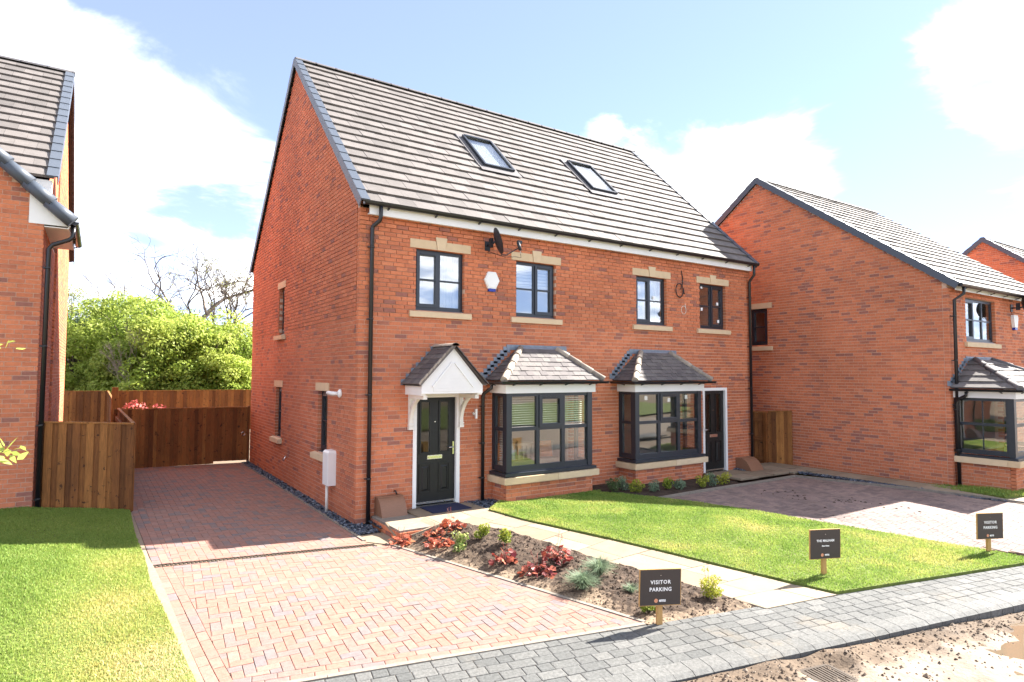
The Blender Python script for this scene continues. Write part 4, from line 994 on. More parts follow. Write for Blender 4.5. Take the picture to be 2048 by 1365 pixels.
# roof
th = math.atan(slope); sv = Vector((0, math.cos(th), math.sin(th))); nv = Vector((0, -math.sin(th), math.cos(th))); SL = (RZ-EZ)/math.sin(th)
m = MB(); XL, XR = -.02, W+.02
m.add([(XL, EY, EZ), (XR, EY, EZ), (XR, D/2, RZ), (XL, D/2, RZ), (XL, D+.2, EZ), (XR, D+.2, EZ)], ((0, 1, 2, 3), (3, 2, 5, 4)), .1); m.build('roof_base', M['black'], house)
sky = [(3.40, 4.22), (6.60, 7.45)]; sh0, sh1 = (1.56-EY)/math.cos(th), (2.62-EY)/math.cos(th)
tiled_face(house, (XL, EY-.02, EZ-.02), (XR, EY-.02, EZ-.02), (XL, D/2, RZ), (XR, D/2, RZ), .345, .33, .048, 'tile', 'roof_tile', 300, 31, holes=[(a-.06-XL, b+.06-XL, sh0-.05, sh1+.05) for a, b in sky])
bl, br, tl, tr = Vector((XR, D+.2, EZ)), Vector((XL, D+.2, EZ)), Vector((XR, D/2, RZ)), Vector((XL, D/2, RZ)); tiled_face(house, bl, br, tl, tr, .345, .33, .04, 'tile', 'roof_tile', 0, 32)
verge(house, (XL, EY-.02, EZ-.02), sv, nv, SL+.02, -1); verge(house, (XR, EY-.02, EZ-.02), sv, nv, SL+.02, 1)
verge(house, (XL, D+.22, EZ-.02), (0, -sv.y, sv.z), (0, -nv.y, nv.z), SL+.02, -1)
ridge(house, (-.06, D/2, RZ+.045), (W+.06, D/2, RZ+.045))
for a, b in sky:                                   # roof windows
    P = lambda x, h, k: Vector((x, EY, EZ))+sv*h+nv*k
    f = MB()
    def sb(mb, x0, x1, h0, h1, k0, k1): mb.hexa((P(x0, h0, k0), P(x1, h0, k0), P(x1, h1, k0), P(x0, h1, k0), P(x0, h0, k1), P(x1, h0, k1), P(x1, h1, k1), P(x0, h1, k1)))
    w = .05
    sb(f, a, a+w, sh0, sh1, .0, .125); sb(f, b-w, b, sh0, sh1, .0, .125); sb(f, a+w, b-w, sh1-w*1.3, sh1, .0, .14); sb(f, a+w, b-w, sh0, sh0+w, .0, .12)
    o = f.build('roof_window', M['frame'], house); g = MB(); sb(g, a+w, b-w, sh0+w, sh1-w*1.3, .09, .096); g.build('pane', M['glass_hi'], o)
    g = MB(); sb(g, a-.13, b+.13, sh0-.20, sh0-.002, .055, .068); sb(g, a-.13, a-.002, sh0, sh1+.1, .03, .062); sb(g, b+.002, b+.13, sh0, sh1+.1, .03, .062); sb(g, a-.002, b+.002, sh1+.002, sh1+.12, .03, .06); g.build('flashing', M['ridge'], o)
    g = MB(); sb(g, a+w*.6, b-w*.6, sh0+w*.6, sh1-w, -.05, .02); g.build('blind', M['curtain'], o)
# fascia and rainwater goods
m = MB(); m.box(.13, W-.04, -.13, -.105, 5.31, 5.50); m.box(.131, W-.041, -.104, -.025, 5.32, 5.34); m.build('fascia', M['white'], house)
gutter(house, (-.0, -.21, EZ-.0), (W+.1, -.21, EZ-.0), .056, .92)
downpipe(house, [(.3, -.21, 5.46), (.3, -.21, 5.26), (.285, -.19, 5.2), (.215, -.085, 5.12), (.2, -.072, 5.08), (.2, -.072, .02)], .036, [(.2, -.072, z) for z in (4.75, 3.5, 2.2, .78)])
downpipe(house, [(10.73, -.21, 5.46), (10.73, -.21, 5.2), (10.725, -.1, 5.08), (10.72, -.072, 5.02), (10.72, -.072, .1)], .036, [(10.72, -.072, z) for z in (4.6, 3.3, 2.2, 1.0)])
downpipe(house, [(2.50, -.30, 2.36), (2.50, -.30, 2.30), (2.47, -.1, 2.20), (2.455, -.07, 2.14), (2.455, -.07, .16)], .034, [(2.455, -.07, z) for z in (1.95, 1.25, .6)])
# upper windows
for i, (a, b) in enumerate(WX):
    casement(house, (0, 0, 0), X, NY, a, b, wz0, wz1, sash=0 if i in (0, 2) else 1)
    lintel(house, (0, 0, 0), X, NY, a-.12, b+.13, wz1+.005, wz1+.165); sill(house, (0, -.005, 0), X, NY, a-.13, b+.135, wz0-.13, wz0-.004)
    rm = room(house, a-.35, b+.35, .14, 3.2, 2.9, 5.2)
    if i in (0, 2): m = MB(); m.box(a-.02, b+.02, .42, .425, wz0-.1, wz1); m.build('pale_backing', M['blind'], rm)  # added pale sheet behind the glass, makes the panes look brighter
    m = MB()
    if i == 1: 
        z = wz1-.05
        while z > 4.33: m.box(a+.02, b-.02, .2, .212, z-.052, z); z -= .066
        m.build('blind', M['blind'], rm)
    elif i in (0, 2):
        for k in range(7): m.tube([(b-.05-.07*k, .32+.03*(k % 2), wz0-.2), (b-.05-.07*k, .32+.03*(k % 2), wz1)], .042, 6)
        if i == 2: 
            for k in range(8): m.tube([(a+.03+.065*k, .32+.03*(k % 2), wz0-.2), (a+.03+.065*k, .32+.03*(k % 2), wz1)], .042, 6)
        m.build('curtain', M['curtain'], rm)
    if i >= 2:
        for (sx, sz) in (((.1, .28), (.62, .55)) if i == 2 else ((.14, .9), (.14, .4), (.75, .55), (.78, .15))):
            t = MB(); t.box(a+(b-a)*sx, a+(b-a)*sx+.07, .078, .08, wz0+(wz1-wz0)*sz, wz0+(wz1-wz0)*sz+.075); t.build('window_sticker', M['sticker'], rm)
for (a, b, c, d) in gop:                           # small gable windows
    casement(house, (0, 0, 0), Y, NX, a, b, c, d, sash=0, cols=1, rec=.085, vent=False, gmat='glass')
    lintel(house, (0, 0, 0), Y, NX, a-.1, b+.12, d+.005, d+.16, key=False); sill(house, (-.005, 0, 0), Y, NX, a-.12, b+.14, c-.13, c-.004, .09)
    room(house, .15, 2.2, a-.3, b+.3, c-.4, d+.3, open_side='x0')
# bays
b1 = bay(house, 2.70, 4.80, 0, .52, .15, (.52, .64, .73, 2.2, 2.36), (.60, 2.44, 3.06, .115), 3, sash=1, blind=True, seed=41)
b2 = bay(house, 6.03, 8.18, 0, .52, .12, (.52, .64, .73, 2.18, 2.34), (.60, 2.42, 3.05, .115), 3, sash=1, sticker=True, seed=51)
r1 = room(house, 2.3, 5.2, .14, 4.2, .3, 2.5); r2 = room(house, 5.6, 8.6, .14, 4.2, .3, 2.5)
m = MB(); m.box(2.85, 4.65, .35, .8, .3, .78); m.box(2.85, 4.65, .62, .8, .78, 1.1); 
for k in range(6): m.box(3.55+.12*k, 3.60+.12*k, .52, .56, .75, 1.05)
m.build('window_seat', M['pale'], r1)
def cushion(parent, c, s, rz, mt):
    m = MB(); n = 8; V = []; Fs = []
    for sg in (1, -1):
        for i in range(n+1):
            for j in range(n+1):
                u, v = i/n*2-1, j/n*2-1; t = .09*(1-u**4)*(1-v**4)**1; q = Vector((u*s, sg*t, v*s*.85)); q.rotate(Matrix.Rotation(-.25, 4, 'X')); q.rotate(Matrix.Rotation(rz, 4, 'Z')); V.append(q+Vector(c))
    for sg in (0, 1):
        for i in range(n):
            for j in range(n):
                b = sg*(n+1)**2+i*(n+1)+j; f = (b, b+1, b+n+2, b+n+1); Fs.append(f if sg else f[::-1])
    m.add(V, Fs, sm=True); return tag(m.build('cushion', M[mt]), None, None)
for (cx, rz, lab) in ((3.02, .25, 'orange cushion behind the left pane of the near bay window'), (4.25, -.2, 'orange cushion in the right corner of the near bay window')):
    tag(cushion(None, (cx, .42, .98), .2, rz, 'orange'), lab, 'cushion')
tag(cushion(None, (3.32, .40, .95), .17, -.1, 'blind'), 'cream cushion next to the left orange one in the near bay window', 'cushion')
# doors
def front_door(x0, x1, z0, z1, y=.05, silver='brass', hand=1):
    f = MB(); fw = .072
    f.box(x0, x0+fw, -.012, .1, z0, z1); f.box(x1-fw, x1, -.012, .1, z0, z1); f.box(x0+fw, x1-fw, -.011, .1, z1-fw, z1)
    fr = f.build('door_frame', M['white'], house)
    d = MB(); a, b, c, e = x0+fw+.004, x1-fw-.004, z0+.055, z1-fw-.004; w = b-a; gw = w*.235; g0, g1 = z0+(z1-z0)*.475, z0+(z1-z0)*.925
    xs = [a, a+w*.12, a+w*.12+gw, b-w*.16-gw, b-w*.16, b]
    d.box(a, b, y, y+.045, c, g0); d.box(a, b, y, y+.045, g1, e)
    for (p, q) in ((xs[0], xs[1]), (xs[2], xs[3]), (xs[4], xs[5])): d.box(p, q, y+.0005, y+.045, g0, g1)
    for (p, q) in ((xs[1], xs[2]), (xs[3], xs[4])):       # raised glazing and lower panel mouldings
        for (u0, u1, v0, v1) in ((p-.022, p+.008, g0-.022, g1+.022), (q-.008, q+.022, g0-.022, g1+.022), (p+.008, q-.008, g1-.008, g1+.022), (p+.008, q-.008, g0-.022, g0+.008)): d.box(u0, u1, y-.014, y+.001, v0, v1)
        l0, l1 = z0+(z1-z0)*.115, z0+(z1-z0)*.375
        for (u0, u1, v0, v1) in ((p-.022, p, l0, l1), (q, q+.022, l0, l1), (p, q, l1-.022, l1), (p, q, l0, l0+.022)): d.box(u0, u1, y-.012, y+.001, v0, v1)
        d.hexa(((p+.025, y-.001, l0+.05), (q-.025, y-.001, l0+.05), (q-.025, y-.001, l1-.05), (p+.025, y-.001, l1-.05), (p+.05, y-.016, l0+.075), (q-.05, y-.016, l0+.075), (q-.05, y-.016, l1-.075), (p+.05, y-.016, l1-.075)))
    do = d.build('front_door', M['door'], house)
    for (p, q) in ((xs[1], xs[2]), (xs[3], xs[4])):
        m = MB(); m.box(p, q, y+.012, y+.018, g0, g1); m.build('door_pane', M['frost'], do)
        m = MB()
        for (u0, u1, v0, v1) in ((p+.012, p+.017, g0+.012, g1-.012), (q-.017, q-.012, g0+.012, g1-.012)): m.box(u0, u1, y+.008, y+.0115, v0, v1)
        m.build('glazing_strip', M['chrome'], do)
    m = MB(); lx = (xs[2]+xs[3])/2; m.box(lx-.15, lx+.15, y-.012, y, g0-.125, g0-.055); m.build('letterbox', M['chrome'], do); m = MB(); m.box(lx-.13, lx+.13, y-.016, y-.012, g0-.108, g0-.073); m.build('letterbox_flap', M[silver], do)
    hx = b-.035 if hand > 0 else a+.035; m = MB(); m.box(hx-.014, hx+.014, y-.014, y, g0-.06, g0+.17); m.build('handle_plate', M[silver], do); m = MB(); m.tube([(hx, y-.01, g0+.07), (hx, y-.05, g0+.07), (hx-hand*.11, y-.052, g0+.07)], .009, 8); m.build('handle', M['chrome'], do)
    m = MB(); m.tube([(lx, y-.01, g0+.55), (lx, y+.01, g0+.55)], .011, 10); m.build('spy_hole', M['chrome'], do)
    m = MB(); m.box(x0+fw, x1-fw, -.02, .09, z0, z0+.03); m.box(a, b, y-.02, y, z0+.05, z0+.085); m.build('threshold', M['chrome'], do)
    room(house, x0-.1, x1+.1, .14, 3., 0, 2.5, 'hall')
front_door(*DOORS[0]); front_door(*DOORS[1], silver='chrome', hand=-1)
# gabled door canopy
cy = -.68; cx0, cx1, cxm, cz0, cza = .88, 2.08, 1.475, 2.225, 3.03
m = MB(); m.prism([(cx0, cy, cz0), (cx1, cy, cz0), (cx1, cy, cz0+.14), (cxm, cy, cza), (cx0, cy, cz0+.14)], (0, .03, 0)); 
m.box(cx0+.001, cx0+.09, cy+.03, -.001, cz0-.03, cz0+.13); m.box(cx1-.09, cx1-.001, cy+.03, -.001, cz0-.03, cz0+.13); m.box(cx0+.09, cx1-.09, cy+.03, -.001, cz0+.05, cz0+.08)
canopy = m.build('door_canopy', M['white'], house)
m = MB(); kx0, kx1, kz0, kza = cx0+.22, cx1-.22, cz0+.035, cza-.27; n = 9
for i in range(n):                                 # boarded infill triangle
    t0, t1 = i/n, (i+1)/n; z_0, z_1 = kz0+(kza-kz0)*t0+.003, kz0+(kza-kz0)*t1-.003
    hw0 = (kx1-kx0)/2*min(1, (1-t0)*1.22); hw1 = (kx1-kx0)/2*min(1, (1-t1)*1.22); xm_ = (kx0+kx1)/2
    m.hexa(((xm_-hw0, cy-.008, z_0), (xm_+hw0, cy-.008, z_0), (xm_+hw0, cy+.001, z_0), (xm_-hw0, cy+.001, z_0), (xm_-hw1, cy-.011, z_1), (xm_+hw1, cy-.011, z_1), (xm_+hw1, cy+.001, z_1), (xm_-hw1, cy+.001, z_1)))
m.build('boarding', M['white'], canopy)
m = MB(); xm_ = (kx0+kx1)/2
for (p, q) in (((kx0-.02, kz0+.08), (xm_-.03, kza)), ((kx1+.02, kz0+.08), (xm_+.03, kza))): m.bar((p[0], cy-.01, p[1]), (q[0], cy-.01, q[1]), .03, .03, up=(0, 1, 0))
m.build('beading', M['white'], canopy)
for sgn, ex in ((-1, cx0-.075), (1, cx1+.075)):
    ez = cz0+.155; top = Vector((cxm, 0, cza+.045))
    if sgn < 0: q4 = ((ex, 0, ez), (ex, cy-.07, ez), (cxm, 0, top.z), (cxm, cy-.07, top.z))
    else: q4 = ((ex, cy-.07, ez), (ex, 0, ez), (cxm, cy-.07, top.z), (cxm, 0, top.z))
    m = MB(); a, b, c, d = (Vector(p) for p in q4); m.add([a, b, d, c], ((0, 1, 2, 3),)); nn = (b-a).cross(c-a).normalized(); m.add([a-nn*.03, b-nn*.03, d-nn*.03, c-nn*.03], ((3, 2, 1, 0),)); m.bar(b-nn*.015, d-nn*.015, .03, .03, .8); m.build('roof_deck', M['slate'], canopy)
    tiled_face(canopy, *q4, .125, .165, .017, 'slate', 'roof_tile', 60, 61+sgn, lap=.03)
    m = MB(); n_ = 8
    for i in range(n_):
        t = (i+.5)/n_; p = b.lerp(d, t); m.bar(p+nn*.012-(d-b)/n_*.45, p+nn*.02+(d-b)/n_*.5, .05, .02, random.random(), up=nn)
    m.build('verge_mortar', M['hip'], canopy)
ridge(canopy, (cxm, .0, cza+.075), (cxm, cy-.07, cza+.075), .37, .065, material='hip')
m = MB()
for i in range(7):
    t = i/7; dx = (cxm-cx0+.075)*t; z = cz0+.155+(cza+.045-cz0-.155)*t
    m.box(cx0-.085+dx, cx0-.075+dx+.14, -.008, .01, z-.02, z+.09); m.box(cx1+.075-dx-.14, cx1+.085-dx, -.0085, .01, z-.02, z+.09)
m.build('lead_step_flashing', M['lead'], canopy)
for bx in (cx0+.06, cx1-.12):                       # curved gallows brackets
    m = MB(); w = .075
    m.box(bx, bx+w, -.06, -.001, 1.6, cz0-.03); m.box(bx+.001, bx+w-.001, cy+.06, -.06, cz0-.10, cz0-.031)
    arc = [(-.06-.50*(1-math.cos(t)), 1.66+.50*math.sin(t)) for t in [math.pi/2*k/8 for k in range(9)]]
    for k in range(8):
        (y0, z0), (y1, z1) = arc[k], arc[k+1]; d = Vector((0, y1-y0, z1-z0)).normalized(); nr = Vector((0, -d.z, d.y))*.085
        m.hexa([(bx+.006, y0, z0), (bx+w-.006, y0, z0), (bx+w-.006, y1, z1), (bx+.006, y1, z1)]+[(bx+.006, y0-nr.y*-1 if False else y0+abs(nr.y)*.9, z0+.03), (bx+w-.006, y0+abs(nr.y)*.9, z0+.03), (bx+w-.006, y1+abs(nr.y)*.6, z1+.05), (bx+.006, y1+abs(nr.y)*.6, z1+.05)])
    m.box(bx-.008, bx+w+.008, -.075, -.0005, 1.57, 1.62); m.box(bx-.006, bx+w+.006, -.085, -.0008, 1.64, 1.665); m.build('bracket', M['cream'], canopy)
# small fittings on the walls
m = MB(); m.box(2.285, 2.40, -.006, .01, 4.63, 4.74, .2); m.box(5.70, 5.82, -.006, .01, 2.60, 2.72, .2); m.box(9.08, 9.3, -.003, .01, 2.44, 2.5, .02); m.box(10.0, 10.55, -.003, .01, 2.40, 2.45, .02); m.build('air_vent', M['brick'], house)
m = MB(); m.tube([(8.443, -.004, 4.70), (8.443, .01, 4.70)], .055, 12, .02); m.build('flue_hole', M['black'], house)
ab = thing('alarm_box', (2.66, -.05, 4.22), 'white hexagonal alarm box with blue base on the main house wall', 'alarm')
m = MB(); m.prism([(2.66+.17*math.cos(t), -.001, 4.385+.19*math.sin(t)) for t in [math.pi/3*k for k in range(6)]][::-1], (0, -.05, 0)); m.prism([(2.66+.145*math.cos(t), -.05, 4.385+.165*math.sin(t)) for t in [math.pi/3*k for k in range(6)]][::-1], (0, -.012, 0)); m.build('casing', M['white'], ab)
m = MB(); m.box(2.585, 2.735, -.055, -.002, 4.165, 4.222); m.build('lens', M['blue'], ab)
def dish(c, lab, scale=1., aim=(.93, -.30, .30), arm=True):
    root = thing('satellite_dish', c, lab, 'satellite dish'); c = Vector(c); a = Vector(aim).normalized(); u = a.cross(Z).normalized(); v = u.cross(a)
    ctr = c+Vector((.0, -.33, .03)); m = MB(); rings = 5; n = 20; V = [ctr]; Fs = []
    for i in range(1, rings+1):
        r = .26*i/rings
        for k in range(n): t = 2*math.pi*k/n; V.append(ctr+u*math.cos(t)*r*.86+v*math.sin(t)*r+a*(r*r*.75))
    for k in range(n): Fs.append((0, 1+k, 1+(k+1) % n))
    for i in range(rings-1):
        for k in range(n): p = 1+i*n; Fs.append((p+k, p+n+k, p+n+(k+1) % n, p+(k+1) % n))
    m.add(V, Fs, sm=True); m.add([q-a*.008 for q in V], [f[::-1] for f in Fs], sm=True); m.build('reflector', M['dish'], root)
    m = MB(); m.box(c.x-.06, c.x+.06, -.02+c.y+.001, c.y, c.z-.1, c.z+.1); m.tube([c+Vector((0, -.01, 0)), c+Vector((0, -.2, 0)), ctr-a*.03], .018, 8); m.bar(c+Vector((0, -.15, -.06)), c+Vector((0, -.15, .12)), .05, .08); m.build('wall_mount', M['dish'], root)
    if arm:
        tip = ctr+a*.42-v*.22; m = MB(); m.tube([ctr-v*.27+a*.02, ctr-v*.3+a*.12, tip], .012, 6); m.build('arm', M['dish'], root); m = MB(); m.tube([tip+v*.10-a*.0, tip-v*.06], .032, 10); m.box(tip.x-.05, tip.x+.05, tip.y-.02, tip.y+.02, tip.z+.07, tip.z+.13); m.build('receiver', M['dish'], root)
        m = MB(); m.tube([tip-v*.05, tip-v*.2-a*.03, tip-v*.16-a*.12, ctr-v*.33+a*.08, c+Vector((0, -.05, -.12))], .006, 5); m.build('cable', M['cable'], root)
dish((2.57, 0, 5.06), 'dark satellite dish seen edge-on above the alarm box on the main house')
cb = MB(); cpts = [(8.12, -.01, 5.10), (8.15, -.03, 4.9), (8.12, -.035, 4.72), (8.04, -.04, 4.62)]+[(8.02+.13*math.cos(t), -.04, 4.60+.17*math.sin(t)) for t in [.4+k*.5 for k in range(13)]]+[(8.15, -.04, 4.66), (8.2, -.03, 4.52)]
cb.tube(cpts, .012, 6); tag(cb.build('cable_coil', M['cable'], base=False), 'loop of black cable hanging from the wall between the far upper windows', 'cable')
cb = MB(); cb.tube([(8.18+.085*math.cos(t), -.02, 4.13+.1*math.sin(t)) for t in [k*2*math.pi/16 for k in range(17)]]+[(8.24, -.01, 4.3)], .006, 5); tag(cb.build('wire_ring', M['cream'], base=False), 'small ring of pale wire on the wall below the black cable loop', 'cable')
wl = thing('wall_light', (2.29, -.05, 1.72), 'slim steel wall light between the near front door and downpipe', 'lamp')
m = MB(); m.tube([(2.285, 0, 1.81), (2.285, -.03, 1.81)], .03, 14); m.build('back_plate', M['chrome'], wl); m = MB(); m.box(2.29, 2.325, -.085, -.045, 1.72, 1.90); m.box(2.28, 2.3, -.05, -.02, 1.80, 1.82); m.build('lamp_body', M['white'], wl)
gl = thing('security_light', (-.1, .95, 2.15), 'white round security light on the near gable wall', 'lamp')
m = MB(); m.tube([(0, .86, 2.2), (-.03, .86, 2.2), (-.05, .86, 2.2)], [.08, .075, .045], 16); m.build('back_plate', M['white'], gl); m = MB(); m.tube([(-.05, .86, 2.2), (-.11, .95, 2.2), (-.16, 1.1, 2.21)], [.03, .04, .036], 10); m.build('lamp_head', M['white'], gl)
mbx = thing('meter_box', (-.12, 1.28, 0), 'white meter box on a pale pipe against the near gable wall', 'meter box')
m = MB(); m.box(-.15, -.001, 1.04, 1.36, .52, 1.11); m.hexa(((-.15, 1.04, 1.11), (-.001, 1.04, 1.11), (-.001, 1.36, 1.11), (-.15, 1.36, 1.11), (-.12, 1.06, 1.15), (-.001, 1.06, 1.15), (-.001, 1.34, 1.15), (-.12, 1.34, 1.15))); m.box(-.155, -.15, 1.06, 1.34, .545, 1.085); m.build('casing', M['white'], mbx)
m = MB(); m.tube([(-.1, 1.24, .5), (-.1, 1.24, .0)], .028, 10); m.build('supply_pipe', M['cream'], mbx)
tp = MB(); tp.tube([(0, 4.53, .63), (-.06, 4.53, .63), (-.075, 4.53, .60), (-.075, 4.53, .56)], .013, 8); tp.tube([(-.05, 4.53, .63), (-.05, 4.53, .67)], .01, 6); tp.bar((-.05, 4.5, .675), (-.05, 4.56, .675), .012, .012); tag(tp.build('garden_tap', M['chrome']), 'small outdoor tap low on the near gable wall', 'tap')
m = MB(); m.box(-.012, .01, 5.95, 6.07, 2.08, 2.2, .1); m.build('air_vent', M['brick_shade'], house)
def hump(x0, x1, y0, zb, h, dpt, lab):                # curved brown cover over a pipe
    m = MB(); n = 10; pr = [(-.001, h), (-dpt*.30, h*.995), (-dpt*.42, h*.96), (-dpt*.55, h*.87), (-dpt*.67, h*.72), (-dpt*.78, h*.53), (-dpt*.88, h*.3), (-dpt, 0.)]
    V = [(x, y0+a, zb+b) for x in (x0, x1) for a, b in pr]; k = len(pr)
    m.add(V, [(i, i+1, i+k+1, i+k) for i in range(k-1)], sm=True); m.add([(x0, y0+a, zb+b) for a, b in pr]+[(x0, y0-.001, zb)], (tuple(range(k, -1, -1)),)); m.add([(x1, y0+a, zb+b) for a, b in pr]+[(x1, y0-.001, zb)], (tuple(range(k+1)),))
    r = thing('pipe_cover', ((x0+x1)/2, y0-dpt/2, zb), lab, 'cover'); m.build('shell', M['box_brown'], r)
    m = MB(); m.bar((x0-.004, y0-dpt*.36, zb+h*.985+.004), (x1+.004, y0-dpt*.36, zb+h*.985+.004), .02, .012); m.build('lip', M['box_brown'], r)
hump(.34, .80, -.002, .02, .44, .40, 'brown curved pipe cover beside the near front door'); hump(10.12, 10.62, -.002, .08, .34, .5, 'brown curved pipe cover at the far end of the house front')
m = MB(); m.tube([(.70, -.01, .52), (.70, -.05, .53), (.72, -.06, .47)], .014, 8); m.build('waste_pipe', M['black'], house)
m = MB(); m.tube([(8.845, -.02, 2.1), (8.85, -.05, 1.7), (8.84, -.03, 1.3), (8.87, -.05, 1.15), (8.85, -.02, 1.28)], .005, 5); m.build('loose_wire', M['cream'], house)

# ---------------------------------------------------------------- right-hand house
RX, RY0, RY1, REZ, RRZ = 12.25, -4.1, 5.5, 4.60, 8.26; RYM = (RY0+RY1)/2; RXE = 19.1
rh = thing('brick_house', (15.7, .7, 0), 'orange brick house on the right with bare gable wall and grey roof', 'house')
rs = (RRZ-REZ)/(RYM-RY0+.2); rtop = lambda u: REZ-.06+rs*(min(u, RY1-RY0-u)+.2)-.03
ro = [(4.55, 5.1, 3.39, 4.46)]
brick_wall(rh, (RX, RY0, 0), Y, NX, RY1-RY0, rtop, ro, nind=300, u_start=.112, seed=71, dark=.12, proud=lambda z: 0)
wall_core(rh, (RX, RY0, 0), Y, NX, RY1-RY0, -.3, 4.55, ro, gable=[(.012, 4.55), (RY1-RY0, 4.55), (RY1-RY0, rtop(9.6)), (4.8, rtop(4.8)), (.012, rtop(0))], name='gable_wall', u0=.012)
fo_ = [(.93, 2.66, 3.36, 4.39), (4.6, 5.9, 3.36, 4.39)]; rbx0, rbx1 = 12.42, 15.3
brick_wall(rh, (RX, RY0, 0), X, NY, RXE-RX, 4.58, fo_+[(.3, 2.9, .8, 2.0)], nind=0, seed=72, proud=lambda z: .02 if z > 4.42 else 0)
wall_core(rh, (RX, RY0, 0), X, NY, RXE-RX, -.3, 4.6, fo_+[(.3, 2.9, .8, 2.0)], name='front_wall', u0=.012)
m = MB(); m.quad((RXE, RY0, -.3), (RXE, RY1, -.3), (RXE, RY1, 4.6), (RXE, RY0, 4.6)); m.add([(RXE, RY0, 4.6), (RXE, RY1, 4.6), (RXE, RYM, RRZ-.1)], ((0, 1, 2),)); m.quad((RXE, RY1, -.3), (RX, RY1, -.3), (RX, RY1, 4.6), (RXE, RY1, 4.6)); m.build('back_wall', M['brick'], rh)
rth = math.atan(rs); rsv = Vector((0, math.cos(rth), math.sin(rth))); rnv = Vector((0, -math.sin(rth), math.cos(rth))); RSL = (RRZ-REZ)/math.sin(rth)
m = MB(); m.add([(RX-.02, RY0-.2, REZ), (RXE, RY0-.2, REZ), (RXE, RYM, RRZ), (RX-.02, RYM, RRZ), (RX-.02, RY1+.2, REZ), (RXE, RY1+.2, REZ)], ((0, 1, 2, 3), (3, 2, 5, 4))); m.build('roof_base', M['black'], rh)
tiled_face(rh, (RX-.02, RY0-.22, REZ-.015), (RXE, RY0-.22, REZ-.015), (RX-.02, RYM, RRZ), (RXE, RYM, RRZ), .345, .33, .045, 'tile', 'roof_tile', 300, 73)
verge(rh, (RX-.02, RY0-.22, REZ-.015), rsv, rnv, RSL, -1); verge(rh, (RX-.02, RY1+.22, REZ-.015), (0, -rsv.y, rsv.z), (0, -rnv.y, rnv.z), RSL, -1)
ridge(rh, (RX-.06, RYM, RRZ+.04), (RXE, RYM, RRZ+.04))
m = MB(); m.box(RX+.12, RXE, RY0-.13, RY0-.105, REZ-.11, REZ+.03); m.build('fascia', M['white'], rh); gutter(rh, (RX-.02, RY0-.26, REZ-.0), (RXE, RY0-.26, REZ-.0), .06, .8)
downpipe(rh, [(RX+.2, RY0-.25, REZ-.03), (RX+.2, RY0-.25, REZ-.2), (RX+.14, RY0-.08, REZ-.33), (RX+.13, RY0-.07, .02)], .036, [(RX+.13, RY0-.07, z) for z in (3.9, 2.9, 1.9, .9)])
casement(rh, (RX, RY0, 0), X, NY, .93, 2.66, 3.36, 4.39, sash=0, cols=3, gmat='glass_hi'); sill(rh, (RX, RY0-.005, 0), X, NY, .82, 2.8, 3.23, 3.355); casement(rh, (RX, RY0, 0), X, NY, 4.6, 5.9, 3.36, 4.39, sash=0, cols=2, gmat='glass_hi'); sill(rh, (RX, RY0-.005, 0), X, NY, 4.5, 6.0, 3.23, 3.355)
room(rh, RX+.5, RX+6, RY0+.14, RY0+3.5, 2.8, 4.55); room(rh, RX+.2, RX+4, RY0+.14, RY0+4, .3, 2.4)
casement(rh, (RX, RY0, 0), Y, NX, 4.55, 5.1, 3.39, 4.46, sash=0, cols=1, rec=.06, vent=False, gmat='glass'); lintel(rh, (RX, RY0, 0), Y, NX, 4.4, 5.3, 4.465, 4.62, key=False); sill(rh, (RX-.005, RY0, 0), Y, NX, 4.38, 5.3, 3.25, 3.385, .05)
room(rh, RX+.14, RX+2, RY0+4.2, RY0+5.5, 3., 4.8, open_side='x0')
rb = bay(rh, rbx0, rbx1, RY0, 1.1, .05, (.64, .77, .84, 2.07, 2.22), (.95, 2.28, 2.92, .25), 3, side_cols=2, nind_brick=0, seed=75)
downpipe(rh, [(12.30, RY0-.28, 2.2), (12.30, RY0-.28, 2.12), (12.36, RY0-.1, 2.03), (12.37, RY0-.07, 1.95), (12.37, RY0-.07, .02)], .034, [(12.37, RY0-.07, z) for z in (1.8, .9)])
dish((15.95, RY0, 4.30), 'dark satellite dish at the right edge on the right-hand house', aim=(.75, -.6, .3))
ab2 = thing('alarm_box', (16.05, RY0-.05, 3.75), 'white tapered alarm box on the right-hand house front', 'alarm'); m = MB(); m.prism([(15.9, RY0-.001, 4.05), (15.93, RY0-.001, 4.12), (16.17, RY0-.001, 4.12), (16.2, RY0-.001, 4.05), (16.14, RY0-.001, 3.8), (15.96, RY0-.001, 3.8)][::-1], (0, -.07, 0)); m.build('casing', M['white'], ab2); m = MB(); m.box(15.97, 16.13, RY0-.07, RY0-.002, 3.735, 3.798); m.build('lens', M['blue'], ab2)
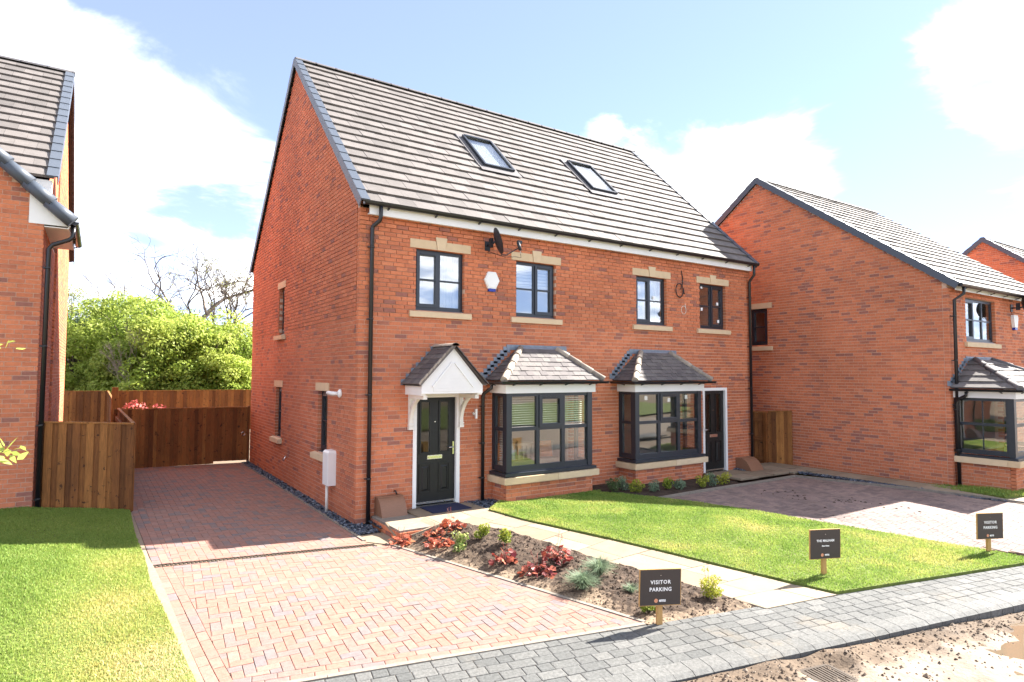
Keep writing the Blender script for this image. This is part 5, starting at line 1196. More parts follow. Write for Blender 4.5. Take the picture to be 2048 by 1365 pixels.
# third house, beyond the right-hand one
h3 = thing('brick_house', (27, -.8, 0), 'distant brick gable house at the right edge behind the right-hand roof', 'house'); hx, hy, hz = 24., -.78, 7.7; hs = .80
t3 = lambda u: hz-hs*abs(u-5)-.08
brick_wall(h3, (hx, hy-5, 0), Y, NX, 10, t3, nind=0, seed=81, zbot=3.); wall_core(h3, (hx, hy-5, 0), Y, NX, 10, -.3, 3.5, gable=[(0, 3.5), (10, 3.5), (10, t3(10)), (5, t3(5)), (0, t3(0))], name='gable_wall')
m = MB(); m.add([(hx-.02, hy-5.2, hz-hs*5.2), (hx+8, hy-5.2, hz-hs*5.2), (hx+8, hy, hz), (hx-.02, hy, hz), (hx-.02, hy+5.2, hz-hs*5.2), (hx+8, hy+5.2, hz-hs*5.2)], ((0, 1, 2, 3), (3, 2, 5, 4))); m.quad((hx+8, hy-5, -.3), (hx+8, hy+5, -.3), (hx+8, hy+5, hz-4.1), (hx+8, hy-5, hz-4.1)); m.quad((hx, hy-5, -.3), (hx+8, hy-5, -.3), (hx+8, hy-5, hz-4.1), (hx, hy-5, hz-4.1)); m.build('roof_base', M['black'], h3)
tiled_face(h3, (hx-.02, hy-5.2, hz-hs*5.2), (hx+8, hy-5.2, hz-hs*5.2), (hx-.02, hy, hz), (hx+8, hy, hz), .345, .33, .045, 'tile', 'roof_tile', 0, 83)
a3 = math.atan(hs); verge(h3, (hx-.02, hy-5.2, hz-hs*5.2), (0, math.cos(a3), math.sin(a3)), (0, -math.sin(a3), math.cos(a3)), 5.2/math.cos(a3), -1); verge(h3, (hx-.02, hy+5.2, hz-hs*5.2), (0, -math.cos(a3), math.sin(a3)), (0, math.sin(a3), math.cos(a3)), 5.2/math.cos(a3), -1)
ridge(h3, (hx-.06, hy, hz+.04), (hx+8, hy, hz+.04))

# ---------------------------------------------------------------- left-hand house
lh = thing('brick_house', (-7, 6, .37), 'brick house at the left edge with front gable wing and white eaves box', 'house')
LX, LY = -4.50, 2.52; lb = .3
wtop = lambda u: 5.12+.955*((4.6)-u)*1.0+.18-.1 if False else 5.05+.955*(4.6-u)
# wing front wall: u runs from x=-9.1 to -4.5
brick_wall(lh, (LX-4.6, LY, 0), X, NY, 4.6, lambda u: 5.34+.955*max(0, min(4.6-u, u)), nind=300, seed=91, zbot=.25)
wall_core(lh, (LX-4.6, LY, 0), X, NY, 4.6-.012, .1, 5.0, gable=[(0, 5.), (4.588, 5.), (4.588, 5.34), (2.3, 5.34+.955*2.3), (0, 5.34)], name='wing_wall')
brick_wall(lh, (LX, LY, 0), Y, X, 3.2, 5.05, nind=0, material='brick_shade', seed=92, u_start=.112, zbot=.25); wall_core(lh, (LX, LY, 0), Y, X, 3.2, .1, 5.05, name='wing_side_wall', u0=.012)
LG = LX+.035                                      # main gable, a little proud of the wing
lgt = lambda u: 5.86+.84*min(u-.05, 8.4-u)-.06
brick_wall(lh, (LG, 5.72, 0), Y, X, 5.7, lambda u: 5.86+.84*min(u+2.9, 8.5-(u+2.9)), nind=0, seed=93, zbot=.25); wall_core(lh, (LG, 5.72, 0), Y, X, 5.7, .1, 5.8, gable=[(0, 5.8), (5.7, 5.8), (1.4, 9.2), (0, 8.1)], name='gable_wall')
m = MB(); m.add([(LG-.02, 2.95, 5.78), (LG-.02, 5.73, 5.78), (LG-.02, 5.73, 8.1)], ((0, 1, 2),)); m.build('upper_wall', M['brick'], lh)
# wing roof: right-hand slope seen at the verge
wa = math.atan(.955); E0 = Vector((LX+.34, LY-.12, 5.07)); tlv = Vector((-math.cos(wa), 0, math.sin(wa))); wlen = 2.64/math.cos(wa)
A0 = E0; A1 = E0+tlv*wlen
m = MB(); m.add([A0, A0+Y*2.2, A1+Y*4.2, A1], ((0, 1, 2, 3),)); m.add([A1, A1+Y*4.2, A1+tlv.reflect(X)*-0+Vector((-2.64, 4.2, -2.52)), A1+Vector((-2.64, 0, -2.52))], ((0, 1, 2, 3),)); m.build('wing_roof_base', M['black'], lh)
tiled_face(lh, A0, A0+Y*2.2, A1, A1+Y*2.2, .345, .33, .04, 'tile', 'roof_tile', 0, 94)
rows = 9; g = wlen/rows
for i in range(rows):                              # half-round verge units climbing to the left
    m = MB(); p = A0+tlv*(g*i-.03); q = A0+tlv*(g*(i+1)+.02); nrm = Vector((math.sin(wa), 0, math.cos(wa))); m.tube([p+nrm*.055, q+nrm*.025], [.115, .10], 12); m.build('verge_cap', M['verge'], lh)
m = MB(); m.prism([(LX-.2, LY-.02, 5.12-.10), (LX+.36, LY-.02, 5.12-.10), (LX+.36, LY-.02, 5.14), (LX-.2, LY-.02, 5.63)], (0, .03, 0)); m.box(LX+.002, LX+.34, LY+.01, LY+2.2, 4.985, 5.0); m.box(LX+.325, LX+.345, LY+.01, LY+2.2, 5., 5.12); m.build('eaves_box', M['white'], lh)
gutter(lh, (LX+.42, LY-.1, 5.1), (LX+.42, LY+2.2, 5.1), .06, .9, back=(-1, 0, 0))
downpipe(lh, [(LX+.4, LY+.02, 5.06), (LX+.4, LY+.02, 4.86), (LX+.34, LY+.02, 4.80), (LX+.13, LY+.02, 4.70), (LX+.075, LY+.03, 4.62), (LX+.07, LY+.03, .3)], .036, [(LX+.07, LY+.03, z) for z in (4.3, 3.0, 1.7, .5)], Nn=(1, 0, 0))
# main roof
la = math.atan(.84); L0 = Vector((-9.5, 2.75, 5.86)); LR0 = Vector((LG+.06, 2.75, 5.86)); L1 = Vector((-9.5, 7.0, 5.86+.84*4.25)); LR1 = Vector((LG+.06, 7.0, 5.86+.84*4.25))
m = MB(); m.add([L0, LR0, LR1, L1, (-9.5, 11.4, 5.7), (LG+.06, 11.4, 5.7)], ((0, 1, 2, 3), (3, 2, 5, 4))); m.build('roof_base', M['black'], lh)
tiled_face(lh, L0, LR0, L1, LR1, .345, .33, .048, 'tile', 'roof_tile', 80, 95)
ls = Vector((0, math.cos(la), math.sin(la))); ln = Vector((0, -math.sin(la), math.cos(la))); verge(lh, LR0, ls, ln, 4.25/math.cos(la), 1); verge(lh, (LG+.06, 11.4, 5.7), (0, -4.4, 3.73), (0, 3.73, 4.4), 5.76, 1)
ridge(lh, (-9.5, 7.0, 9.47), (LG+.1, 7.0, 9.47))
m = MB(); m.prism([(LG-.3, 2.80, 5.55), (LG+.03, 2.80, 5.55), (LG+.03, 2.80, 5.84), (LG-.3, 2.80, 5.84)], (0, .2, 0)); m.build('fascia', M['white'], lh)
m = MB(); m.quad((-9.1, LY, .1), (-9.1, 11.4, .1), (-9.1, 11.4, 5.7), (-9.1, LY, 5.7)); m.quad((-9.1, 11.4, .1), (LG, 11.4, .1), (LG, 11.4, 5.7), (-9.1, 11.4, 5.7)); m.build('back_wall', M['brick'], lh)

# ================================================================ FENCES
_board_cache = {}
def fence(A, B, zb, zt, label, n=None, inward=1, cap=True, posts=(), seed=1, rails=False, board_w=.1, gate=None):
    """close-board fence: each board an object with its own lap; zb/zt heights at the A and B ends"""
    A = Vector((*A, 0)); B = Vector((*B, 0)); d = (B-A); L = d.length; d /= L; nn = Vector((-d.y, d.x, 0))*inward; rng = random.Random(seed)
    root = thing('fence', (A+B)/2+Z*((zb[0]+zb[1])/2), label, 'fence'); n = n or round(L/board_w); w = L/n
    for i in range(n):
        t = (i+.5)/n; z0 = zb[0]+(zb[1]-zb[0])*t; z1 = zt[0]+(zt[1]-zt[0])*t-rng.uniform(0, .008); h = round(z1-z0, 2); tb = rng.choice((2, 3, 4, 4, 5, 5, 6, 6, 7, 8)); key = (round(d.x, 3), round(d.y, 3), round(w, 3), h, tb, inward)
        if key not in _board_cache:
            m = MB(); a, b = -d*(w/2+.006), d*(w/2+.006)
            m.hexa((a-nn*.009, b-nn*.009, b+nn*.009, a+nn*.009, a-nn*.009+Z*h, b-nn*.009+Z*h, b+nn*.009+Z*h, a+nn*.009+Z*h) if inward > 0 else (b-nn*.009, a-nn*.009, a+nn*.009, b+nn*.009, b-nn*.009+Z*h, a-nn*.009+Z*h, a+nn*.009+Z*h, b+nn*.009+Z*h), (tb+.5)/10)
            _board_cache[key] = m.mesh('board', M['wood'])
        link(bpy.data.objects.new('board', _board_cache[key]), A+d*(w*(i+.5))+nn*((.011 if i % 2 else -.011)+rng.uniform(-.003, .003))+Z*z0, root)
    if cap: m = MB(); m.bar(A+Z*(zt[0]+.012), B+Z*(zt[1]+.012), .055, .028, .75); m.build('capping', M['wood'], root)
    if rails:
        m = MB()
        for f in (.12, .5, .86): m.bar(A-nn*.04+Z*(zb[0]+(zt[0]-zb[0])*f), B-nn*.04+Z*(zb[1]+(zt[1]-zb[1])*f), .05, .09, .4)
        m.build('rail', M['wood'], root)
    for (t, dz) in posts:
        p = A.lerp(B, t); z0 = zb[0]+(zb[1]-zb[0])*t; z1 = zt[0]+(zt[1]-zt[0])*t+dz; m = MB(); q = p-nn*.055; m.box(q.x-.045, q.x+.045, q.y-.045, q.y+.045, z0-.05, z1, .5); m.build('post', M['wood'], root)
    return root
fl_, fr_ = on(82, 1017, 'z', .33), on(264, 1022, 'z', .2)
fence((LX+.03, 2.62), (-3.13, 2.40), (.33, .17), (1.74, 1.67), 'sunlit brown board fence panel beside the left-hand house', inward=-1, posts=((.985, 0),), seed=1)
fence((-3.14, 2.45), (-3.22, 8.72), (.17, .06), (1.67, 1.62), 'brown board fence running back along the left side of the driveway', inward=-1, posts=((.97, .0),), seed=2, rails=True)
fence((-3.2, 8.9), (-.93, 8.9), (.05, .02), (1.585, 1.57), 'dark brown board fence across the end of the driveway', inward=-1, posts=((0, .0),), seed=3)
gt = fence((-.92, 8.9), (-.06, 8.9), (.08, .06), (1.57, 1.555), 'dark brown board gate at the end of the driveway by the gable', inward=-1, seed=4); gt.name = 'gate'; gt['category'] = 'gate'
m = MB(); m.tube([(-.17+.05*math.cos(t), 8.86, .82+.05*math.sin(t)) for t in [k*math.pi/8 for k in range(17)]], .009, 6); m.build('ring_handle', M['chrome'], gt)
m = MB(); m.box(-.06, .0, 8.84, 8.93, .02, 1.6, .3); m.build('post', M['wood'], gt)
fence((-3.2, 20.2), (4.5, 19.4), (.0, .0), (1.76, 1.76), 'orange-brown board fence at the far end of the back garden', inward=-1, posts=(), seed=5, board_w=.125)
fence((-9.5, 21.6), (-3.3, 20.3), (.0, .0), (1.78, 1.76), 'shaded board fence behind the left-hand back garden', inward=-1, seed=6, board_w=.125)
fence((-3.28, 9.2), (-3.32, 20.1), (.03, .0), (1.75, 1.76), 'brown board fence dividing the two back gardens', inward=-1, seed=7)
pm = MB(); pm.box(-3.36, -3.22, 9.02, 9.16, .0, 2.17, .85); tag(pm.build('fence_post', M['wood']), 'thick orange timber post where the garden fences meet', 'post')
fence((11.22, 1.62), (11.93, .31), (.05, .05), (1.5, 1.5), 'dark rear face of the open gate between the two houses', n=14, inward=1, posts=((.98, 0),), seed=8, rails=True)
fence((11.95, .28), (12.2, -.28), (.05, .05), (1.52, 1.55), 'brown board fence panel against the right-hand gable wall', n=6, inward=-1, posts=((.9, 0),), seed=9)
fence((10.82, 6.0), (12.2, 6.0), (.0, .0), (1.7, 1.7), 'board fence closing the passage between the two right houses', inward=-1, seed=10)

# ================================================================ SIGNS
def text_mesh(s, size, spacing=1.0, bold=.0):
    c = bpy.data.curves.new('txt', 'FONT'); c.body = s; c.size = size; c.align_x = 'CENTER'; c.space_character = spacing; c.offset = bold; c.extrude = .0006; c.resolution_u = 2
    o = bpy.data.objects.new('txt', c); COL.objects.link(o); dg = bpy.context.evaluated_depsgraph_get(); me = bpy.data.meshes.new_from_object(o.evaluated_get(dg)); bpy.data.objects.remove(o); bpy.data.curves.remove(c); return me
def serif_text(s, size, spacing): return text_mesh(s, size, spacing, .0012)
def sign(base, face, lines, label, tilt=0, w=.46, h=.37, zb=.21):
    base = Vector(base); root = thing('sign', base, label, 'sign', 'small information signs on timber stakes'); a = Vector(face).normalized(); n = Vector((a.y, -a.x, 0))   # a = right, n = towards viewer
    if n.dot(CAM-base) < 0: n = -n
    up = (Z*math.cos(tilt)+a*math.sin(tilt)); rt = up.cross(-n) if False else (a*math.cos(tilt)-Z*math.sin(tilt)); c = base+Z*(zb+h/2)
    def board(x0, x1, y0, y1, k0, k1, m): m.hexa([c+rt*x+up*y+n*k for k in (k0, k1) for x, y in ((x0, y0), (x1, y0), (x1, y1), (x0, y1))])
    m = MB(); board(-w/2, w/2, -h/2, h/2, .0, .018, m); m.build('board', M['post'], root)
    m = MB(); board(-w/2+.007, w/2-.007, -h/2+.007, h/2-.007, .0175, .0205, m); m.build('panel', M['sign'], root)
    m = MB(); q = base-n*.02; ax = a*.03
    m.hexa([q-ax-n*.015-Z*.15, q+ax-n*.015-Z*.15, q+ax+n*.018-Z*.15, q-ax+n*.018-Z*.15]+[p+Z*(zb+h*.8+.15) for p in (q-ax-n*.015-Z*.15, q+ax-n*.015-Z*.15, q+ax+n*.018-Z*.15, q-ax+n*.018-Z*.15)]); m.build('stake', M['post'], root)
    R_ = Matrix((rt, up, n)).transposed().to_4x4()
    for (txt, sz, y, sp, dx) in lines:
        me = serif_text(txt, sz, sp); me.transform(R_); me.materials.clear(); me.materials.append(M['ink']); o = bpy.data.objects.new('lettering', me); link(o, c+up*(y-sz*.35)+n*.0222+rt*dx, root)
    m = MB(); k = 18; cc = c-up*(h*.36)-rt*.048+n*.0215
    m.add([cc+(rt*math.cos(2*math.pi*i/k)+up*math.sin(2*math.pi*i/k))*.021 for i in range(k)], (tuple(range(k)),)); m.build('emblem', M['copper'], root)
    m = MB()
    for (x, y) in ((0, h*.33), (0, .03)): 
        p = c+up*y+n*.021; m.tube([p, p+n*.002], .004, 6)
    m.build('screw', M['chrome'], root)
VP = [('VISITOR', .054, .055, 1.18, 0), ('PARKING', .054, -.018, 1.12, 0), ('ems', .046, -.128, 1.0, .022)]
s1 = G(1320, 1250); sign((s1.x, s1.y, bed_z(s1.x, s1.y)), (.93, -.37, 0), VP, 'dark visitor parking sign standing in the soil bed at the driveway corner', tilt=.03)
s2 = G(1650, 1156); sign((s2.x, s2.y, s2.z+.03), (.94, -.33, 0), [('THE MALHAM', .04, .045, 1.08, 0), ('Show Home', .022, -.02, 1.0, 0), ('ems', .042, -.128, 1.0, .022)], 'dark show home sign on the lawn edge beside the path', tilt=.02)
s3 = G(1980, 1109); sign((s3.x, s3.y, s3.z+.03), (.93, -.36, 0), VP, 'farthest visitor parking sign on the lawn tip by the far driveway', tilt=.02, zb=.19)

# ================================================================ PLANTS
def leaf_cloud(rng, n, centre, rad_, size, shape='ball', up=.4, flat=.6):
    c = np.array(centre); rad_ = np.array(rad_)
    d = rng.normal(size=(n, 3)); d /= np.linalg.norm(d, axis=1)[:, None]; r = rng.uniform(.45, 1, n)**.6
    p = c+d*rad_*r[:, None]
    nrm = d*.6+rng.normal(size=(n, 3))*.6+np.array([0, 0, up]); nrm /= np.linalg.norm(nrm, axis=1)[:, None]
    a = np.cross(nrm, rng.normal(size=(n, 3))); a /= np.linalg.norm(a, axis=1)[:, None]; b = np.cross(nrm, a); s = rng.uniform(.6, 1.3, n)[:, None]*size
    V = np.concatenate([p-a*s, p-b*s*flat, p+a*s, p+b*s*flat]); i = np.arange(n); F = np.stack([i, i+n, i+2*n, i+3*n], 1)
    return V, F, p, d
def merge(parts):
    V = []; F = []; t = []; o = 0
    for v, f, tt in parts: V.append(v); F.append(f+o); t.append(tt); o += len(v)
    return np.concatenate(V), np.concatenate(F), np.concatenate(t)
def small_shrub(name, base, h, w, leaves, size, material, label, cat='shrub', seed=1, tone=(0, 1), group=None, spikes=0):
    r = np.random.default_rng(seed); root = thing(name, base, label, cat, group); b = np.array(base); parts = []; st = MB()
    for k in range(9):
        a = r.uniform(0, 6.28); q = r.uniform(.1, .85)*w/2; tip = b+np.array([math.cos(a)*q, math.sin(a)*q, h*(.18+.62*(k/8))]); st.tube([tuple(b), tuple((b+tip)/2+r.normal(0, .01, 3)), tuple(tip)], [.005, .004, .002], 5)
        V, F, p, d = leaf_cloud(r, leaves//9, tip, (w*.30, w*.30, h*.24), size); tt = np.clip(tone[0]+(tone[1]-tone[0])*(.45+.45*(p[:, 2]-b[2])/h-.15+r.normal(0, .18, len(p))), 0, 1); parts.append((V, F, tt))
    for k in range(spikes):
        a = r.uniform(0, 6.28); tip = b+np.array([math.cos(a)*w*.25, math.sin(a)*w*.25, h*r.uniform(1.2, 1.5)]); st.tube([tuple(b), tuple(tip)], [.004, .002], 4)
        V, F, p, d = leaf_cloud(r, 14, tip-np.array([0, 0, h*.12]), (.02, .02, h*.15), size*.8); parts.append((V, F, np.full(len(p), .95)))
    V, F, t = merge(parts); V[:, 2] = np.maximum(V[:, 2], b[2]+.002); np_mesh('foliage', V, F, t, M[material], root); st.build('stem', M['bark'], root); return root
def heuchera(base, n, spread, h, size, material, label, seed):
    """clump of broad lobed leaves on short stalks, with thin flower stems"""
    r = random.Random(seed); root = thing('leafy_plant', base, label, 'plant', 'red-leaved plants in the bed'); b = Vector(base); lv = MB(); stk = MB()
    for i in range(n):
        a = r.uniform(0, 6.283); size_ = size*1.22; q = spread*1.15*r.uniform(.15, 1)**.7; hz = h*1.15*r.uniform(.2, 1)*(1.15-q/spread*.6); p = b+Vector((math.cos(a)*q, math.sin(a)*q, hz)); stk.tube([b+Vector((math.cos(a)*.02, math.sin(a)*.02, 0)), (b+p)/2+Z*.02, p], .0022, 4)
        out = Vector((math.cos(a), math.sin(a), r.uniform(-.5, .3))).normalized(); nr = (Z*r.uniform(.3, 1)+Vector((r.gauss(0, .5), r.gauss(0, .5), 0))).normalized(); sd = out.cross(nr).normalized(); nr = sd.cross(out); s = size_*r.uniform(.6, 1.25); k = 11; V = [p]
        for j in range(k):
            t = -2.6+5.2*j/(k-1); rr = s*(1-.22*(j % 2))*(.75+.25*math.cos(t)); V.append(p+out*(math.cos(t)*rr+s*.35)+sd*math.sin(t)*rr+nr*(r.uniform(-.25, .12)*rr))
        tn = min(1, max(0, r.gauss(.5, .25))); lv.add(V, [(0, j, j+1) for j in range(1, k)], tn)
    for i in range(3):
        a = r.uniform(0, 6.28); tip = b+Vector((math.cos(a)*spread*.5, math.sin(a)*spread*.5, h*r.uniform(1.3, 2.1))); stk.tube([b, b.lerp(tip, .5)+Z*.02, tip], .0018, 4)
        for j in range(7): p = tip-Z*.012*j+Vector((r.gauss(0, .008), r.gauss(0, .008), 0)); lv.add([p, p+Vector((.007, 0, .005)), p+Vector((0, .007, .008))], ((0, 1, 2),), .9)
    lv.build('leaves', M[material], root); stk.build('stems', M['leaf_red'], root)
bz = lambda px, py: (lambda p: (p.x, p.y, bed_z(p.x, p.y)))(G(px, py))
heuchera(bz(800, 1090), 34, .15, .13, .042, 'leaf_orange', 'coral-leaved plant nearest the driveway drain', 1)
heuchera(bz(868, 1075), 26, .10, .10, .038, 'leaf_orange', 'small coral-leaved plant just below the landing step', 11)
heuchera(bz(905, 1062), 46, .16, .16, .045, 'leaf_orange', 'large coral-leaved plant at the landing corner', 2)
heuchera(bz(880, 1094), 40, .16, .13, .045, 'leaf_orange', 'coral-leaved plant left of the variegated shrub', 3)
heuchera(bz(1008, 1132), 40, .14, .16, .042, 'leaf_red', 'dark red leaved plant in the middle of the bed', 4)
heuchera(bz(1075, 1152), 44, .17, .15, .045, 'leaf_red', 'dark red leaved plant left of the tall one by the grasses', 5)
heuchera(bz(1112, 1128), 52, .17, .22, .042, 'leaf_red', 'tall dark red leaved plant right behind its darker neighbour', 6)
small_shrub('small_shrub', bz(918, 1105), .26, .24, 520, .020, 'leaf_vari', 'cream and green variegated shrub among the coral plants', seed=7, tone=(.2, 1), group='small shrubs in the bed')
small_shrub('small_shrub', bz(963, 1078), .22, .19, 420, .018, 'leaf_gold', 'small yellow-green shrub at the path edge nearest the door', seed=8, tone=(.05, .8), group='small shrubs in the bed')
small_shrub('small_shrub', bz(1010, 1092), .2, .19, 420, .018, 'leaf_gold', 'small yellow-green shrub at the path edge above the red plants', seed=9, tone=(.05, .8), group='small shrubs in the bed')
small_shrub('small_shrub', bz(1418, 1200), .23, .27, 800, .015, 'leaf_gold', 'golden yellow shrub right of the nearest sign', seed=10, tone=(.4, 1), group='small shrubs in the bed', spikes=2)
small_shrub('small_shrub', bz(1296, 1228), .17, .18, 420, .016, 'leaf_gold', 'low green shrub half hidden behind the nearest sign', seed=11, tone=(0, .7), group='small shrubs in the bed')
def tussock(base, n, h, spread, label, seed):
    r = np.random.default_rng(seed); b = np.array(base); a = r.uniform(0, 2*np.pi, n); q = np.sqrt(r.uniform(0, 1, n)); out = np.stack([np.cos(a), np.sin(a), np.zeros(n)], 1); sd = np.stack([-np.sin(a), np.cos(a), np.zeros(n)], 1)
    hh = h*r.uniform(.55, 1.1, n)*(1-.35*q); w = .0022; p0 = b+out*(.03*q)[:, None]; p1 = b+out*(spread*.45*q)[:, None]+np.array([0, 0, 1])*(hh*.72)[:, None]; p2 = b+out*(spread*q*r.uniform(.8, 1.25, n))[:, None]+np.array([0, 0, 1])*(hh*r.uniform(.55, 1.05, n))[:, None]+r.normal(0, .01, (n, 3))
    V = np.concatenate([p0-sd*w, p0+sd*w, p1+sd*w*.9, p1-sd*w*.9, p2+sd*w*.3, p2-sd*w*.3]); i = np.arange(n)
    F = np.concatenate([np.stack([i, i+n, i+2*n, i+3*n], 1), np.stack([i+3*n, i+2*n, i+4*n, i+5*n], 1)]); t = np.clip(r.normal(.45, .22, n), 0, 1)
    o = np_mesh('grass_tussock', V, F, np.tile(t, 2), M['fescue']); tag(o, label, 'grass plant', 'blue-green grass tussocks in the bed')
tussock(bz(1165, 1182), 900, .25, .24, 'blue-green grass tussock, the nearer of the two before the sign', 21); tussock(bz(1198, 1155), 800, .26, .25, 'blue-green grass tussock by the path, the farther of the two', 22); tussock(bz(1262, 1186), 220, .13, .13, 'small grey-green tussock just left of the nearest sign', 23)
b2z = lambda px, py: (lambda p: (p.x, p.y, bed2_z(p.x, p.y)))(G(px, py))
for i, (px, py, h, w, mt, lab, tn) in enumerate(((1225, 985, .28, .3, 'leaf_dark', 'low dark bush at the lawn end of the far bed', (.3, 1)), (1244, 982, .30, .28, 'fescue', 'wispy grey bush beside the corner of the far bay', (0, 1)), (1272, 985, .26, .28, 'leaf_gold', 'yellow-green bush at the left corner of the far bay', (.2, .9)), (1306, 984, .2, .3, 'fescue', 'first grey bush under the far bay window', (0, .8)), (1335, 980, .24, .24, 'leaf_gold', 'small green bush under the middle of the far bay', (.1, .7)), (1362, 979, .2, .3, 'fescue', 'second grey bush under the far bay window', (0, .8)), (1402, 976, .26, .28, 'leaf_gold', 'yellow-green bush below the right end of the far bay', (.2, .9)), (1420, 972, .3, .28, 'fescue', 'grey bush between two golden ones near the far door', (0, .8)), (1447, 970, .27, .3, 'leaf_gold', 'bright golden bush at the slabs by the far front door', (.35, 1)))):
    small_shrub('small_shrub', b2z(px, py), h, w, 420, .02, mt, lab, seed=40+i, tone=tn, group='shrubs under the far bay window')

# ---------------------------------------------------------------- trees beyond the back fence
def place(px, w, z=0.): p = CAM+(FWD*w+RIGHT*((px-1024)/F_PX*w)); return Vector((p.x, p.y, z))
def crown_tree(name, px, w, hgt, rx, leaves, size, material, label, seed, tone=(.1, 1), group='trees and bushes beyond the back fence', low=.08, clumps=80):
    r = np.random.default_rng(seed); base = place(px, w); root = thing(name, base, label, 'tree', group); b = np.array(base); parts = []; tr = MB()
    tr.tube([tuple(b), tuple(b+np.array([.1, 0, hgt*.3])), tuple(b+np.array([0, .1, hgt*.7]))], [.16, .12, .05], 8)
    for k in range(clumps):
        a = r.uniform(0, 6.283); el = r.uniform(low, 1.0); q = rx*math.sqrt(max(.05, 1-(el*1.05-.25)**2))*r.uniform(.35, 1.0); c = b+np.array([math.cos(a)*q, math.sin(a)*q, hgt*el*r.uniform(.85, 1.)]); s = rx*r.uniform(.2, .36)
        tr.tube([tuple(b+np.array([0, 0, hgt*el*.45])), tuple((b+c)/2+np.array([0, 0, hgt*el*.35])), tuple(c)], [.05, .03, .012], 5)
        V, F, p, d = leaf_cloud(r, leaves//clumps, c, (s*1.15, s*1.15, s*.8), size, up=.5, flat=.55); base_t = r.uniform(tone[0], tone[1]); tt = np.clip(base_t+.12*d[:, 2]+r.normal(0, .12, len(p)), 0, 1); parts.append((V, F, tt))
    V, F, t = merge(parts); V[:, 2] = np.maximum(V[:, 2], .05); np_mesh('crown', V, F, t, M[material], root); tr.build('trunk', M['bark'], root)
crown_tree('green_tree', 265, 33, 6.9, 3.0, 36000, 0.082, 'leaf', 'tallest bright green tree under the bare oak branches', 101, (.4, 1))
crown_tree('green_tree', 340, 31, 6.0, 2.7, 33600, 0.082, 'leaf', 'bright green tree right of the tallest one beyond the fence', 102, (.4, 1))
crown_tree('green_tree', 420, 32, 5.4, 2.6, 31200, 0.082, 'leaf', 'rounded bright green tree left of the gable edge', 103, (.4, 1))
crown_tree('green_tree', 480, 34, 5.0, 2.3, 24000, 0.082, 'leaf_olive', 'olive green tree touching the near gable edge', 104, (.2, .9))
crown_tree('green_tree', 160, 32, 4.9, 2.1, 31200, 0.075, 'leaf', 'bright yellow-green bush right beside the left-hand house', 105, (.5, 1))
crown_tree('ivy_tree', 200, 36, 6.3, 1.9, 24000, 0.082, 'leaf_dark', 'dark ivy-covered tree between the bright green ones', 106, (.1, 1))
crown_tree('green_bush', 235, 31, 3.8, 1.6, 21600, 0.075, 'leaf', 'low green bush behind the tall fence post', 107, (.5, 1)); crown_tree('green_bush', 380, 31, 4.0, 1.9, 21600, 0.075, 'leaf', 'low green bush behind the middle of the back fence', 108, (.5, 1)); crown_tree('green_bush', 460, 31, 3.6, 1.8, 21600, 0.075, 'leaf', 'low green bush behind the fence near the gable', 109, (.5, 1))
crown_tree('pale_tree', 140, 42, 9.0, 2.6, 12480, 0.061, 'leaf_olive', 'thin pale tree coming into leaf beside the left-hand house', 110, (.5, 1), low=.3, clumps=60)
crown_tree('green_tree', 60, 34, 6.0, 3.0, 19200, 0.088, 'leaf', 'green tree mostly hidden behind the left-hand house', 111, (.3, 1))
crown_tree('green_tree', 570, 36, 5.6, 3., 19200, 0.088, 'leaf', 'green tree hidden behind the main house', 112, (.3, 1))
def bare_tree(px, w, hgt, label, seed, material='bark', lean=0., spread=.6, levels=6, r0=.22, trunk=.35, twist=.25, name='bare_tree', leaves=0, rmin=.013):
    r = random.Random(seed); base = place(px, w); root = thing(name, base, label, 'tree', 'bare trees beyond the back fence'); m = MB(); tips = []
    def grow(p, d, L, rad_, lv):
        pts = [p]; n = 4; q = p.copy(); dd = d.copy(); rs = [rad_]
        for i in range(n):
            dd = (dd+Vector((r.gauss(0, twist), r.gauss(0, twist), r.gauss(.02, twist*.6)))*.5).normalized(); q = q+dd*(L/n); pts.append(q.copy()); rs.append(rad_*(1-.45*(i+1)/n))
        m.tube(pts, rs, 6 if lv > levels-2 else 3, cap=False, tone=r.random())
        if lv == 0: tips.append(q); return
        k = r.choice((2, 3, 3)) if lv > 1 else r.choice((2, 3, 4))
        for j in range(k):
            s = pts[r.randrange(2, n+1)] if j else pts[-1]; ax = Vector((r.gauss(0, 1), r.gauss(0, 1), r.gauss(0, .5))).normalized(); nd = (dd*.75+ax*spread+Z*.10).normalized(); grow(s, nd, L*r.uniform(.58, .82), max(rmin, rad_*.62*r.uniform(.8, 1.1)), lv-1)
    grow(base, Vector((lean, 0, 1)).normalized(), hgt*trunk, r0, levels); m.build('branches', M[material], root)
    if leaves:
        g = np.random.default_rng(seed); V, F, p, d = leaf_cloud(g, leaves, (0, 0, 0), (.01, .01, .01), .07); idx = g.integers(0, len(tips), leaves); off = np.array([tips[i] for i in idx])+g.normal(0, .15, (leaves, 3)); V = V+np.tile(off, (4, 1)); np_mesh('leaves', V, F, np.clip(g.normal(.7, .2, leaves), 0, 1), M['leaf_olive'], root)
bare_tree(322, 43, 15.8, 'gnarled bare oak with bent limbs above the green trees', 203, spread=.85, levels=6, r0=.36, trunk=.36, twist=.5)
bare_tree(272, 44, 13.6, 'broken dead limb reaching up left of the bare oak', 207, spread=.5, levels=5, r0=.34, trunk=.5, twist=.55, lean=-.2)
bare_tree(458, 46, 11.6, 'fine-branched bare tree next to the near gable', 204, spread=.62, levels=7, r0=.26, trunk=.34, twist=.25, leaves=500)
bare_tree(500, 48, 12.4, 'bare tree half hidden by the near gable edge', 205, spread=.6, levels=6, r0=.24, trunk=.34, twist=.25, leaves=400)
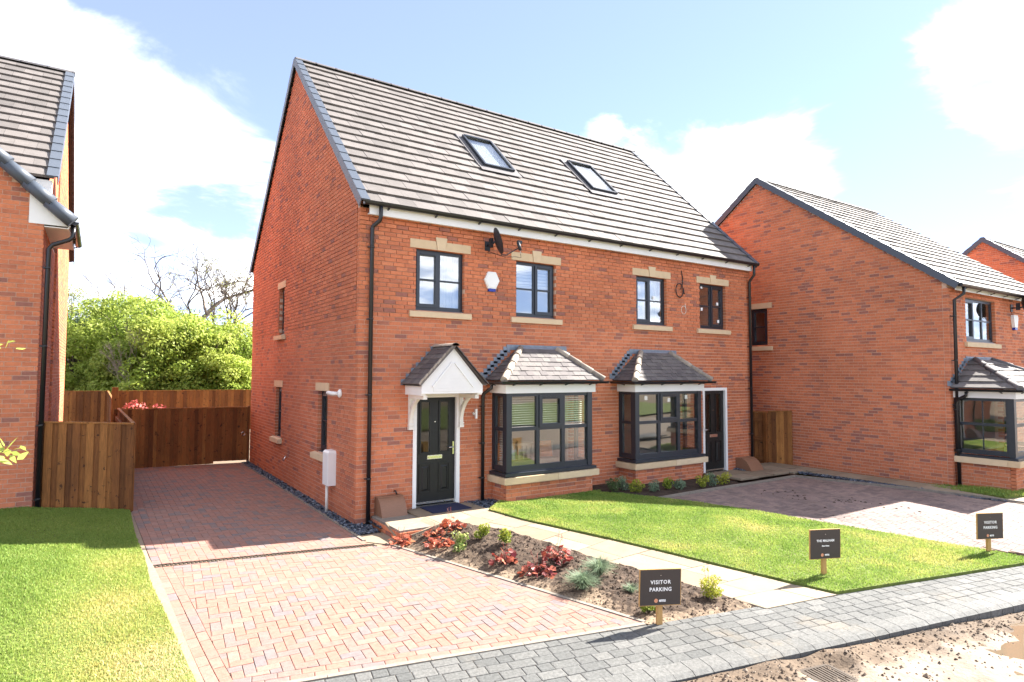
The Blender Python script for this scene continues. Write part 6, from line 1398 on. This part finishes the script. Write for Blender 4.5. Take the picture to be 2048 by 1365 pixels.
bare_tree(295, 29, 4.7, 'pale leafless shrub rising in front of the green trees', 206, 'bark_pale', spread=.35, levels=6, r0=.04, trunk=.33, twist=.2, name='pale_shrub', rmin=.007)
mp_ = place(300, 17.5); small_shrub('maple_bush', (mp_.x, mp_.y, .0), 1.75, 1.2, 1800, .05, 'pink', 'pinkish-red maple bush showing over the driveway fence', 'bush', seed=61)
# ---------------------------------------------------------------- young tree at the left edge, close to the camera
yb = CAM+(FWD*3.4+RIGHT*((-260-1024)/F_PX*3.4)); yb = Vector((yb.x, yb.y, T(yb.x, yb.y)+.02)); yt = thing('young_tree', yb, 'yellow-green leaves of a young tree poking in at the left edge', 'tree')
m = MB(); m.tube([yb, yb+Z*1.2+X*.02, yb+Z*2.6], [.022, .018, .010], 8); tips = []
for (px, py, w) in ((22, 900, 3.3), (2, 912, 3.35), (-2, 690, 3.3), (-80, 780, 3.2), (-160, 560, 3.4), (-140, 1000, 3.3), (-200, 400, 3.4)):
    e = CAM+(FWD+RIGHT*((px-1024)/F_PX)-UP*((py-682.5)/F_PX))*w; s = yb+Z*max(.5, min(2.5, e.z-yb.z-.25)); m.tube([s, s.lerp(e, .5)+Z*.03, e], [.007, .005, .002], 5); tips.append(e)
m.build('trunk', M['bark'], yt); lf = MB(); r = random.Random(77)
for e in tips:
    for k in range(9):
        p = e+Vector((r.gauss(0, .03), r.gauss(0, .03), r.gauss(0, .028))); o_ = Vector((r.gauss(0, 1), r.gauss(0, 1), r.gauss(-.2, .6))).normalized(); nr = Vector((r.gauss(0, 1), r.gauss(0, 1), r.gauss(.6, .6))).normalized(); sd_ = o_.cross(nr).normalized(); s = r.uniform(.034, .058)
        lf.add([p, p+o_*s*.5+sd_*s*.38, p+o_*s*1.1+sd_*s*.2, p+o_*s*1.5, p+o_*s*1.1-sd_*s*.2, p+o_*s*.5-sd_*s*.38], ((0, 1, 2), (0, 2, 3), (0, 3, 4), (0, 4, 5)), r.uniform(.8, 1))
lf.build('leaves', M['leaf'], yt)
# road gully grate in the mud
gp = on(1655, 1345, 'z', -.06); gr = thing('drain_grate', (gp.x, gp.y, road_z(gp.x, gp.y)), 'rusty slotted drain grate sunk in the mud by the kerb', 'drain'); m = MB(); gz = road_z(gp.x, gp.y)+.006
P = lambda t, s, z: Vector((gp.x, gp.y, 0))+(kd*t+kn*s)*.72+Z*z
for k in range(9): m.hexa([P(-.2+.05*k, -.2, gz-.02), P(-.2+.05*k+.024, -.2, gz-.02), P(-.2+.05*k+.024, .2, gz-.02), P(-.2+.05*k, .2, gz-.02), P(-.2+.05*k, -.2, gz), P(-.2+.05*k+.024, -.2, gz), P(-.2+.05*k+.024, .2, gz), P(-.2+.05*k, .2, gz)])
m.build('bars', M['steel'], gr); m = MB()
for (a, b, c, d) in ((-.24, .27, -.24, -.2), (-.24, .27, .2, .24), (-.24, -.2, -.2, .2), (.23, .27, -.2, .2)): m.hexa([P(a, c, gz-.03), P(b, c, gz-.03), P(b, d, gz-.03), P(a, d, gz-.03), P(a, c, gz+.002), P(b, c, gz+.002), P(b, d, gz+.002), P(a, d, gz+.002)])
m.build('grate_frame', M['steel'], gr)
